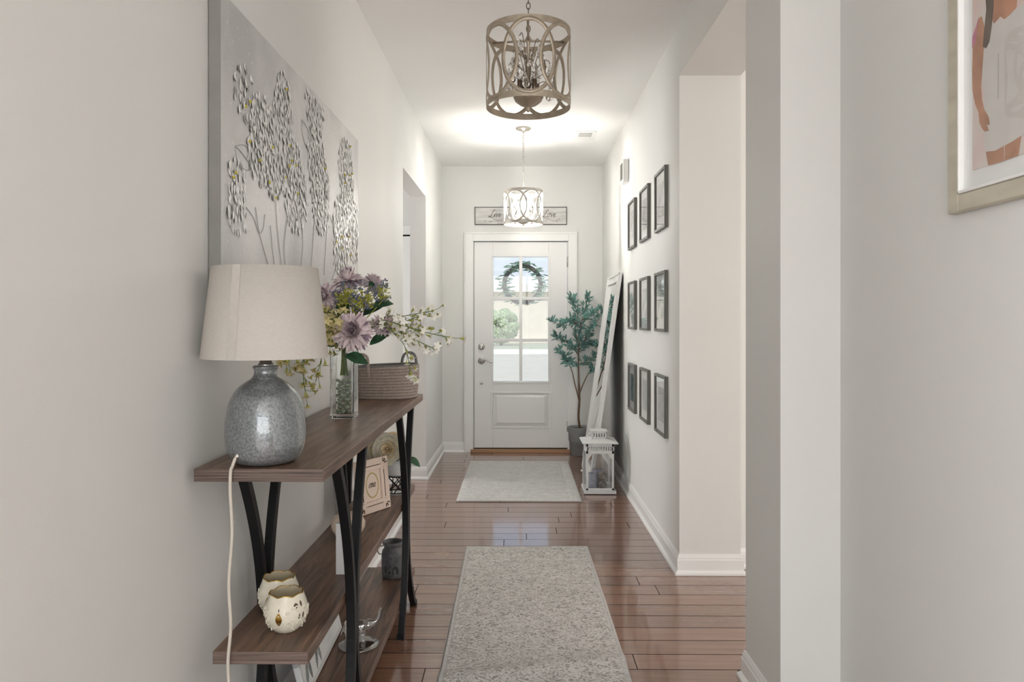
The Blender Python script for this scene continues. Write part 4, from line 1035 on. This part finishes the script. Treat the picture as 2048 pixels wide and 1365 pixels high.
def small_blossom(m, p, d, s, mi_c, mi_p):
    d = Vector(d).normalized(); q = MB()
    q.lathe([(.0, -s*.9), (s*.16, -s*.5), (s*.30, 0)], n=6, mi=mi_c)
    for k in range(5):
        a = 2*PI*k/5; dd = Vector((math.cos(a)*.75, math.sin(a)*.75, .65)); q.leaf((0, 0, 0), dd, (0, 0, 1), s*1.0, s*.62, curl=.5, seg=3, mi=mi_p)
    m.merge(q, Matrix.Translation(p) @ aim(d))
def spray(pts, label, low, nb, s, petal, name='blossom_spray', side=.03, seed=0, grp='white blossom sprays'):
    rn = random.Random(seed); W_ = [at(*q) for q in pts]; base = W_[0]
    t = thing(name, label, 'flower spray', base, group=grp)
    first = NECK+Vector((low[0]*.6, low[1]*.6, -.01))
    path = spline([Vector((VX+low[0], VY+low[1], TZ+.15)), first]+W_, 7)
    st = MB(); st.tube([q-base for q in path], [.0020]*8+[.0013]*(len(path)-8), 6); bl = MB(); n = len(path)
    for k in range(nb):
        i = int(n*.42+(n*.57)*(k+.5)/nb); i = min(n-1, i); q = path[i]; dr = (path[min(i+1, n-1)]-path[i-1]).normalized()
        off = Vector((rn.uniform(-.5, .9), rn.uniform(-1, 1), rn.uniform(-.9, .9)))*side; e = q+dr*side*.9+off
        if e.x < XL(e.y)+.03: e.x = XL(e.y)+.03
        st.tube([q-base, (q+dr*side*.4+off*.4)-base, e-base], .0008, 5)
        small_blossom(bl, e-base, (e-q)+dr*.02, s*rn.uniform(.8, 1.2), 0, 1)
        if rn.random() < .5: bl.leaf(q-base, off+dr*.02, (0, 0, 1), .02, .005, mi=0)
    small_blossom(bl, path[-1]-base, path[-1]-path[-2], s*1.2, 0, 1)
    st.build('stem', 'stem', t); bl.build('blossoms', ['leaf_lt', petal], t)
R_ = [([(760, 640, 2.55), (810, 632, 2.5), (868, 622, 2.45)], 'topmost of the white blossom sprays reaching right'),
      ([(760, 640, 2.6), (800, 645, 2.6), (850, 628, 2.6)], 'white blossom spray just under the topmost one on the right'),
      ([(750, 645, 2.5), (800, 650, 2.4), (850, 665, 2.33), (903, 676, 2.3)], 'white blossom spray reaching farthest right with one bud at its tip'),
      ([(750, 655, 2.55), (790, 662, 2.5), (830, 680, 2.45), (872, 700, 2.4)], 'white blossom spray arching down to the right over the basket handle'),
      ([(750, 655, 2.6), (800, 662, 2.6), (838, 662, 2.6)], 'short white blossom spray in the middle right of the bouquet'),
      ([(755, 650, 2.5), (795, 675, 2.48), (812, 700, 2.46), (822, 750, 2.5)], 'white blossom spray drooping in front of the basket'),
      ([(740, 650, 2.62), (780, 668, 2.62), (828, 655, 2.62)], 'white blossom spray lying low behind the drooping dahlia')]
for i, (pts, lb) in enumerate(R_): spray(pts, lb, (.010+.002*(i % 3), .004*(i % 4)-.006), 17, .0155, 'white_p', side=.024, seed=i+1)
Lf = [([(680, 640, 2.56), (664, 650, 2.50), (650, 690, 2.46), (634, 752, 2.44)], 'pale yellow blossom spray hanging left of the vase rim'),
      ([(680, 640, 2.54), (650, 650, 2.46), (618, 700, 2.42), (606, 740, 2.42), (612, 792, 2.44)], 'longest pale yellow blossom spray, hanging below the lamp shade'),
      ([(680, 645, 2.54), (655, 655, 2.46), (630, 690, 2.42), (596, 735, 2.38)], 'pale yellow blossom spray trailing between lamp and vase'),
      ([(680, 640, 2.5), (640, 650, 2.38), (600, 690, 2.30), (572, 724, 2.26)], 'pale yellow blossom spray tucked behind the lamp shade'),
      ([(680, 650, 2.56), (662, 640, 2.56), (655, 660, 2.56), (660, 690, 2.56)], 'short yellow blossom cluster left of the largest dahlia'),
      ([(682, 650, 2.6), (672, 630, 2.6), (656, 630, 2.58), (668, 650, 2.56)], 'yellow blossom cluster below the left dahlia')]
for i, (pts, lb) in enumerate(Lf): spray(pts, lb, (-.012+.003*(i % 3), .004*(i % 4)-.006), 20, .0165, 'yellow_p', side=.032, seed=i+20, grp='pale yellow blossom sprays')
def sprig(cx_, cy_, Y, rx, ry, n, label, seed, low):
    rn = random.Random(seed); base = at(cx_, cy_, Y); t = thing('berry_sprig', label, 'flower spray', base, group='blue berry sprigs'); st = MB(); be = MB(); lf = MB()
    path = stempath(base-Vector((0, 0, ry*S_*.9)), low); st.tube([q-base for q in path], .0020, 6); root = path[-1]-base
    for k in range(n):
        a = rn.uniform(0, 2*PI); r = math.sqrt(rn.random()); tip = Vector((r*math.cos(a)*rx*S_, rn.uniform(-1, 1)*rx*S_*.6, r*math.sin(a)*ry*S_))
        st.tube([root, root*.45+tip*.4+Vector((0, 0, .004)), tip], .0007, 4)
        for j in range(4): be.ball(tip+Vector((rn.uniform(-1, 1), rn.uniform(-1, 1), rn.uniform(-1, 1)))*.006, .0032, 6)
        for j in range(3):
            mid = root*.4+tip*.6+Vector((rn.uniform(-1, 1), rn.uniform(-1, 1), rn.uniform(-1, 1)))*.008; lf.leaf(mid, (rn.uniform(-1, 1), rn.uniform(-1, 1), rn.uniform(0, 1)), (0, -1, .3), .018, .0055, seg=3)
    st.build('stem', 'leaf_lt', t); be.build('berries', 'berry', t); lf.build('leaves', 'leaf_lt', t)
sprig(692, 588, 2.56, 28, 26, 34, 'blue berry sprig at the left under the topmost dahlia', 1, (-.006, -.004))
sprig(728, 592, 2.56, 28, 28, 36, 'blue berry sprig in the middle of the bouquet', 2, (.002, -.002))
sprig(765, 580, 2.60, 20, 24, 22, 'dark blue berry sprig at the upper right of the bouquet', 3, (.008, .004))
sprig(705, 612, 2.60, 34, 26, 34, 'yellow-green filler sprig with tiny blue berries low in the bouquet', 4, (.0, .006))

# ------------------------------------------------------------------ rope basket
bk = thing('rope_basket', 'oval taupe coiled rope basket with two loop handles on the console', 'basket', (-.602, 3.285, TZ))
def oval(a, b_, z, n=88, ph=0):
    out = []
    for i in range(n):
        t = 2*PI*i/n; c, s = math.cos(t), math.sin(t); out.append((a*abs(c)**.8*(1 if c > 0 else -1), b_*abs(s)**.8*(1 if s > 0 else -1), z))
    return out
m = MB()
for k in range(11):
    f = k/10; gr = 1-.06*(1-f)**2
    def zz(x): return .007+k*.0128+.006*f*(x/.15)
    ring = [(x, y, zz(x)) for x, y, z in oval(.142*gr, .118*gr, 0)]
    m.tube(ring, .0078, 8, closed=True)
for k in range(8): m.tube(oval(.13*(1-k/9), .108*(1-k/9), .008), .008, 6, closed=True)
m.build('basket_body', 'rope', bk)
MB().tube([(x, y, .014+.128+.006*(x/.15)) for x, y, z in oval(.140, .116, 0)], .0055, 8, closed=True).build('rim', 'rope_dk', bk)
m = MB(); m.tube(spline([(-.118, -.108, .095), (-.122, -.107, .14), (-.118, -.10, .185), (-.09, -.10, .197), (-.062, -.112, .185), (-.055, -.121, .14), (-.053, -.122, .095)], 6), .0065, 8); m.build('handle', 'rope', bk)
m = MB(); m.tube(spline([(.055, .095, .10), (.057, .095, .15), (.068, .092, .186), (.095, .08, .198), (.122, .06, .186), (.132, .045, .15), (.133, .042, .10)], 6), .0065, 8); m.build('handle', 'rope_dk', bk)

# ------------------------------------------------------------------ middle shelf
SZ = .5126
def votive(x, y, rot, label):
    t = thing('candle_holder', label, 'candle holder', (x, y, SZ), (0, 0, rot), group='pierced porcelain candle holders')
    pr = [(0, 0), (.026, 0), (.030, .003), (.043, .016), (.051, .034), (.053, .052), (.049, .070), (.0425, .086), (.041, .094)]
    n = 72
    def zf(a, i): return (0 if i < 6 else (i-5)/3*.0045*abs(math.sin(3.5*a))-.002*(i-5)/3)
    m = MB(); m.lathe(pr, n=n, zfun=zf); m.build('bowl', 'porcelain', t)
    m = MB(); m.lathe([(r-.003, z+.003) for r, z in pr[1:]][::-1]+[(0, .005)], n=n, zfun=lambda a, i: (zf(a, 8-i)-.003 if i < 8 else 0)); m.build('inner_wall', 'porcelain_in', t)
    m = MB(); m.tube([((.0397)*math.cos(2*PI*j/n), (.0397)*math.sin(2*PI*j/n), .0935+zf(2*PI*j/n, 8)) for j in range(n)], .0018, 6, closed=True); m.build('gold_rim', 'gold', t)
    def rad(z):
        for (r0, z0), (r1, z1) in zip(pr[1:], pr[2:]):
            if z0 <= z <= z1: return r0+(r1-r0)*(z-z0)/(z1-z0)
        return .041
    for (a0, z0, wx, hz, mt) in ((-1.62, .044, .0085, .0155, 'gold'), (-1.62, .066, .0014, .004, 'brownink'), (-.78, .072, .0065, .006, 'brownink'), (-.48, .074, .0035, .007, 'brownink'), (-.66, .046, .0035, .007, 'brownink'), (-.42, .046, .003, .008, 'brownink'), (1.5, .046, .0065, .0125, 'gold'), (3.2, .05, .004, .008, 'brownink'), (2.4, .07, .004, .006, 'brownink')):
        v = []; k = 12
        for j in range(k):
            th = 2*PI*j/k; u = wx*math.cos(th)*(1-.35*abs(math.sin(th))); z = z0+hz*math.sin(th); r = rad(z)+.0008; a = a0+u/r; v.append((r*math.cos(a), r*math.sin(a), z))
        r = rad(z0)+.0012; v.append((r*math.cos(a0), r*math.sin(a0), z0)); m = MB(); m.add(v, [(j, (j+1) % k, k) for j in range(k)], 0, True); m.build('cutout', mt, t)
    rn = random.Random(3); m = MB()
    for j in range(90):
        a = rn.uniform(0, 2*PI); z = rn.uniform(.008, .068); r = rad(z); rr = rn.uniform(.003, .006); c = Vector((r*math.cos(a), r*math.sin(a), z)); tn = Vector((-math.sin(a), math.cos(a), 0))
        if abs((a+1.62+PI) % (2*PI)-PI) < .3: continue
        m.tube([c+tn*(rr*math.cos(q))+Vector((0, 0, rr*math.sin(q))) for q in [i*.6 for i in range(8)]], .0019, 6)
    m.build('relief_scrolls', 'porcelain', t)
votive(-.582, 1.815, 0.0, 'ivory pierced porcelain candle holder with gold rim, front one at the shelf end')
votive(-.637, 1.925, -.15, 'ivory pierced porcelain candle holder partly hidden behind the front one')
# pumpkin
pk = thing('pumpkin', 'small cream ceramic pumpkin behind the table leg on the middle shelf', 'pumpkin', (-.612, 2.60, SZ))
MB().lathe([(0, .006), (.02, .0), (.045, .006), (.060, .03), (.061, .05), (.050, .072), (.03, .084), (.01, .078), (0, .074)], n=72, rfun=lambda a, i: 1-.09*abs(math.cos(4.5*a))**3).build('gourd', 'pumpkin', pk)
MB().tube(spline([(0, 0, .072), (.002, 0, .09), (.01, 0, .104)]), .006, 8).build('stalk', 'bark', pk)
m = MB(); m.box(-.005, .036, -.010, .010, 0, .155); tag(m.build('wooden_block', 'ceramic_w', loc=(-.552, 2.215, SZ), bevel=.002), 'plain white upright wooden block standing behind the near table legs', 'block')
# blush frame
A = Vector((-.624, 2.847, SZ+.0018)); B = Vector((-.530, 3.010, SZ)); dd = (B-A); wF = dd.length; ang = math.atan2(dd.y, dd.x)
fr_ = thing('photo_frame', 'blush pink photo frame with gold wreath and slotted border on the middle shelf', 'photo frame', A, (math.radians(-6), 0, ang))
HF = .212; d_ = .016; b = .045
m = MB()
for bx in ((0, b, 0, HF), (wF-b, wF, 0, HF), (b, wF-b, 0, b), (b, wF-b, HF-b, HF)): m.box(bx[0], bx[1], 0, d_, bx[2], bx[3])
m.box(b-.001, wF-b+.001, .008, d_-.001, b-.001, HF-b+.001); m.build('frame', 'pinkwood', fr_, bevel=.0015)
m = MB()
def slot(m, x0, z0, x1, z1, r=.0016): m.tube([(x0, -.0004, z0), (x1, -.0004, z1)], r, 6, flat=None)
q = .028
for z in (q, HF-q): slot(m, .05, z, wF-.05, z); [m.ball((x, -.0004, z), .0018, 6) for x in (.043, wF-.043)]
for x in (q, wF-q): slot(m, x, .05, x, HF-.05); [m.ball((x, -.0004, z), .0018, 6) for z in (.043, HF-.043)]
for (cx_, cz_, sx, sz) in ((q, q, -1, -1), (wF-q, q, 1, -1), (q, HF-q, -1, 1), (wF-q, HF-q, 1, 1)):
    for a in (0, .6, 1.3): slot(m, cx_+sx*.008*math.sin(a), cz_+sz*.008*math.cos(a), cx_+sx*.022*math.sin(a), cz_+sz*.022*math.cos(a), .0024)
m.build('slot_pattern', 'brownink', fr_)
m = MB(); rn = random.Random(6); cx_, cz_ = wF/2, HF/2
for k in range(54):
    a = 2*PI*k/54; r = 1; x = cx_+.033*r*math.cos(a); z = cz_+.046*r*math.sin(a)
    m.leaf((x, .0076, z), (math.cos(a+1.2*(1 if k % 2 else -1)), 0, math.sin(a+1.2*(1 if k % 2 else -1))), (0, -1, 0), .0125, .0048, seg=2, curl=0)
m.build('gold_wreath', 'goldink', fr_)
m = MB(); write(m, 'one', (cx_-.025, .0075, cz_-.008), (1, 0, 0), (0, 0, 1), (0, -1, 0), .0175, .0010); m.build('lettering', 'brownink', fr_)
m = MB(); m.box(wF/2-.02, wF/2+.02, .016, .019, .03, HF*.72); m.box(wF/2-.018, wF/2+.018, .019, .052, .0, .003); m.build('easel_back', 'pinkwood', fr_)
# white pot of roses on wire stand
RX, RY = -.548, 3.255
pt = thing('flower_pot', 'glossy white pot in a black wire stand holding peach roses on the middle shelf', 'pot', (RX, RY, SZ))
MB().lathe([(0, .080), (.038, .080), (.046, .090), (.050, .120), (.051, .150), (.047, .152), (.045, .12), (0, .10)], n=40).build('pot', 'ceramic_w', pt)
m = MB(); m.tube([(.0445*math.cos(2*PI*i/36), .0445*math.sin(2*PI*i/36), .080) for i in range(36)], .0028, 6, closed=True)
for k in range(4):
    a = k*PI/2+.5; b2 = a+2.2
    m.tube([(.044*math.cos(a), .044*math.sin(a), .080), (.038*math.cos(b2), .038*math.sin(b2), .006)], .0024, 6)
    m.tube([(.044*math.cos(a), .044*math.sin(a), .080), (.04*math.cos(a-2.2), .04*math.sin(a-2.2), .006)], .0024, 6)
m.tube([(.04*math.cos(2*PI*i/36), .04*math.sin(2*PI*i/36), .0055) for i in range(36)], .0024, 6, closed=True)
m.build('wire_stand', 'black', pt)
MB().lathe([(0, 0), (.045, 0), (.055, .004), (.053, .005), (.044, .0025), (0, .0025)], n=36).build('saucer', 'ceramic_w', pt)
def rose(px, py, Y, R, facing, label, mats=('rose', 'rose_o')):
    p = at(px, py, Y); t = thing('rose', label, 'flower', p, group='roses in the white pot'); m = MB(); rn = random.Random(int(px)); f = Vector(facing).normalized()
    for l in range(6):
        n_ = 3+l; jz = rn.uniform(-.1, .12); r0 = R*(.14+.17*l); hgt = R*(1.05-.10*l); span = 2*PI/n_*.72; op = .10+.11*l
        for k in range(n_):
            r0 = R*(.14+.17*l)*rn.uniform(.84, 1.1); jz = rn.uniform(-.16, .14)
            a0 = 2*PI*k/n_+l*1.1+rn.uniform(-.15, .15); nu, nv = 6, 6; vs = []
            for v in range(nv+1):
                tv = v/nv
                for u in range(nu+1):
                    tu = u/nu*2-1; edge = 1-.30*tu*tu*tv
                    rr = r0*(.30+.78*math.sin(min(1, tv*1.1)*PI/2))+R*op*max(0, tv-.6)*2.2*(1 if l else -.4)+.0012*tu
                    z = -R*.62+hgt*(tv*edge)**.9
                    a = a0+span*tu*(.55+.45*math.sin(min(1, tv*1.3)*PI/2))
                    vs.append((rr*math.cos(a), rr*math.sin(a), z+R*jz*tv))
            nf = len(m.f); m.add(vs, [(v*(nu+1)+u, v*(nu+1)+u+1, (v+1)*(nu+1)+u+1, (v+1)*(nu+1)+u) for v in range(nv) for u in range(nu)], 0 if l < 4 else 1, True)
            for q_ in range(nf+(nv-1)*nu, len(m.f)): m.mi[q_] = 1
    m.xf(aim(f)); m.build('petals', [mats[0], mats[1]], t)
    pot = Vector((RX, RY, SZ+.115)); path = spline([pot, pot+Vector((0, 0, .04))+((p-pot)*.2), p-f*R*.35], 5); MB().tube([q_-p for q_ in path], .0025, 6).build('stem', 'stem', t)
rose(774, 899, 3.15, .043, (-.1, -1, .25), 'peach rose facing forward directly above the pink photo frame')
rose(746, 898, 3.18, .036, (-.4, -1, .2), 'peach rose at the left partly hidden by the table edge')
rose(766, 880, 3.26, .038, (-.1, -.4, 1), 'pale cream rose opening upward behind the front peach rose', ('rose_o', 'rose_o'))
rose(790, 884, 3.26, .034, (.3, -.6, .7), 'pale peach rose at the right behind the table leg', ('rose', 'rose'))
for i, (px, py, d, L, lb) in enumerate(((796, 905, (.9, -.3, -.25), .065, 'dark green rose leaf right of the front peach rose'), (790, 915, (-.9, -.4, -.3), .06, 'dark green rose leaf over the pot rim behind the photo frame'), (815, 915, (1, -.2, -.45), .07, 'green leaf poking out beyond the far table legs'))):
    p = at(px, py, 3.2); m = MB(); m.leaf((0, 0, 0), d, (0, -.5, .8), L, .038, curl=.3, seg=7); m.tube(spline([(0, 0, 0), (Vector((RX, RY, SZ+.15))-p)*.5+Vector((0, 0, .01)), Vector((RX, RY, SZ+.14))-p], 4), .0013, 5)
    tag(m.build('rose_leaf', 'leaf', loc=p), lb, 'leaf', 'rose leaves')

# ------------------------------------------------------------------ lower shelf
LZ = .120
wx = thing('wax_warmer', 'charcoal ceramic jar-shaped wax warmer with a wire bail on the lower shelf', 'wax warmer', (-.572, 3.31, LZ))
MB().lathe([(0, 0), (.046, 0), (.050, .006), (.053, .02), (.054, .06), (.054, .105), (.050, .122), (.043, .130), (.042, .142), (.049, .150), (.049, .158), (.044, .162), (.038, .158), (.038, .135), (0, .125)], n=56).build('jar', 'grayceramic', wx)
m = MB()
def dec(a0, z0, pts, r=.0545):
    v = [(r*math.cos(a0+x/r), r*math.sin(a0+x/r), z0+z) for x, z in pts]; m.add(v, [tuple(range(len(v)))])
for x in range(5): dec(-2.3+x*.33, .098+.004*(x % 2), [(.0025*math.cos(t), .0025*math.sin(t)) for t in [i*PI/4 for i in range(8)]])
dec(-1.25, .045, [(-.014, -.02), (.014, -.02), (.014, .002), (.008, .012), (0, .016), (-.008, .012), (-.014, .002)])
dec(-1.72, .04, [(-.004, -.012), (.004, -.012), (.004, .0), (-.004, .0)]); dec(-2.1, .05, [(-.004, -.02), (.004, -.02), (.004, .012), (-.004, .012)])
m.build('cutout', 'ink', wx)
MB().tube(spline([(-.045, 0, .140), (-.062, -.012, .138), (-.068, -.022, .125), (-.06, -.03, .112), (-.05, -.03, .110)], 5), .002, 6).build('wire_bail', 'black', wx)
# glass elephant dish
el = thing('glass_elephant', 'clear glass elephant figurine with raised trunk on a round glass base', 'figurine', (-.575, 2.605, LZ))
MB().lathe([(0, 0), (.066, 0), (.0725, .003), (.071, .008), (.05, .011), (.02, .014), (0, .014)], n=56).build('round_base', 'clearfig', el)
def skin_obj(name, pts, edges, radii, mt, parent):
    me = bpy.data.meshes.new(name); me.from_pydata(pts, edges, []); o = bpy.data.objects.new(name, me); C.objects.link(o); o.parent = parent
    md = o.modifiers.new('skin', 'SKIN'); 
    for i, r in enumerate(radii): me.skin_vertices[0].data[i].radius = (r, r) if me.skin_vertices else None
    return o
try:
    pts = [(-.045, 0, .066), (-.02, 0, .072), (.012, 0, .070), (.035, 0, .078), (.050, 0, .080), (.064, 0, .088), (.072, 0, .105), (.074, 0, .125), (.080, 0, .136),
           (-.040, .014, .045), (-.040, .014, .013), (-.036, -.014, .045), (-.036, -.014, .013), (.014, .014, .045), (.016, .014, .013), (.018, -.014, .045), (.020, -.014, .013), (-.060, 0, .05), (-.064, 0, .035), (.03, .024, .085), (.03, -.024, .085)]
    ed = [(0, 1), (1, 2), (2, 3), (3, 4), (4, 5), (5, 6), (6, 7), (7, 8), (0, 9), (9, 10), (0, 11), (11, 12), (2, 13), (13, 14), (2, 15), (15, 16), (0, 17), (17, 18), (3, 19), (3, 20)]
    ra = [.019, .022, .020, .019, .014, .008, .0055, .0045, .0035, .009, .0075, .009, .0075, .009, .0075, .009, .0075, .003, .002, .011, .011]
    me = bpy.data.meshes.new('elephant'); me.from_pydata(pts, ed, []); o = bpy.data.objects.new('elephant_body', me); C.objects.link(o); o.parent = el
    md = o.modifiers.new('skin', 'SKIN'); 
    for i, r in enumerate(ra): me.skin_vertices[0].data[i].radius = (r, r)
    me.skin_vertices[0].data[1].use_root = True
    o.modifiers.new('smooth', 'SUBSURF').levels = 2; o.modifiers['smooth'].render_levels = 2; me.materials.append(M['clearfig'])
    for p in me.polygons: p.use_smooth = True
    md.use_smooth_shade = True
except Exception as ex:
    print('skin failed', ex)
# long framed feather print leaning on the lower shelf
fp = thing('feather_picture', 'low white-framed grey feather picture leaning against the wall on the lower shelf', 'picture', (-.648, 2.22, LZ+.0052), (0, math.radians(-14), .035))
LF, HH = .52, .115
m = MB()
for bx in ((0, LF, HH-.016, HH), (0, LF, 0, .010), (0, .016, 0, HH), (LF-.016, LF, 0, HH)): m.box(-.020, 0, bx[0], bx[1], bx[2], bx[3])
m.build('frame', 'ceramic_w', fp, bevel=.003)
MB().box(-.014, -.006, .015, LF-.015, .009, HH-.015).build('print', 'matboard', fp)
m = MB(); rn = random.Random(9)
for k in range(4):
    y = .05+k*.06
    MB().leaf((-.0055, y, .014), (0, .35*(-1)**k+.2, 1), (1, 0, 0), .085, .026, seg=8, curl=0, cup=0, mi=0).build('feather_motif', 'feather', fp)
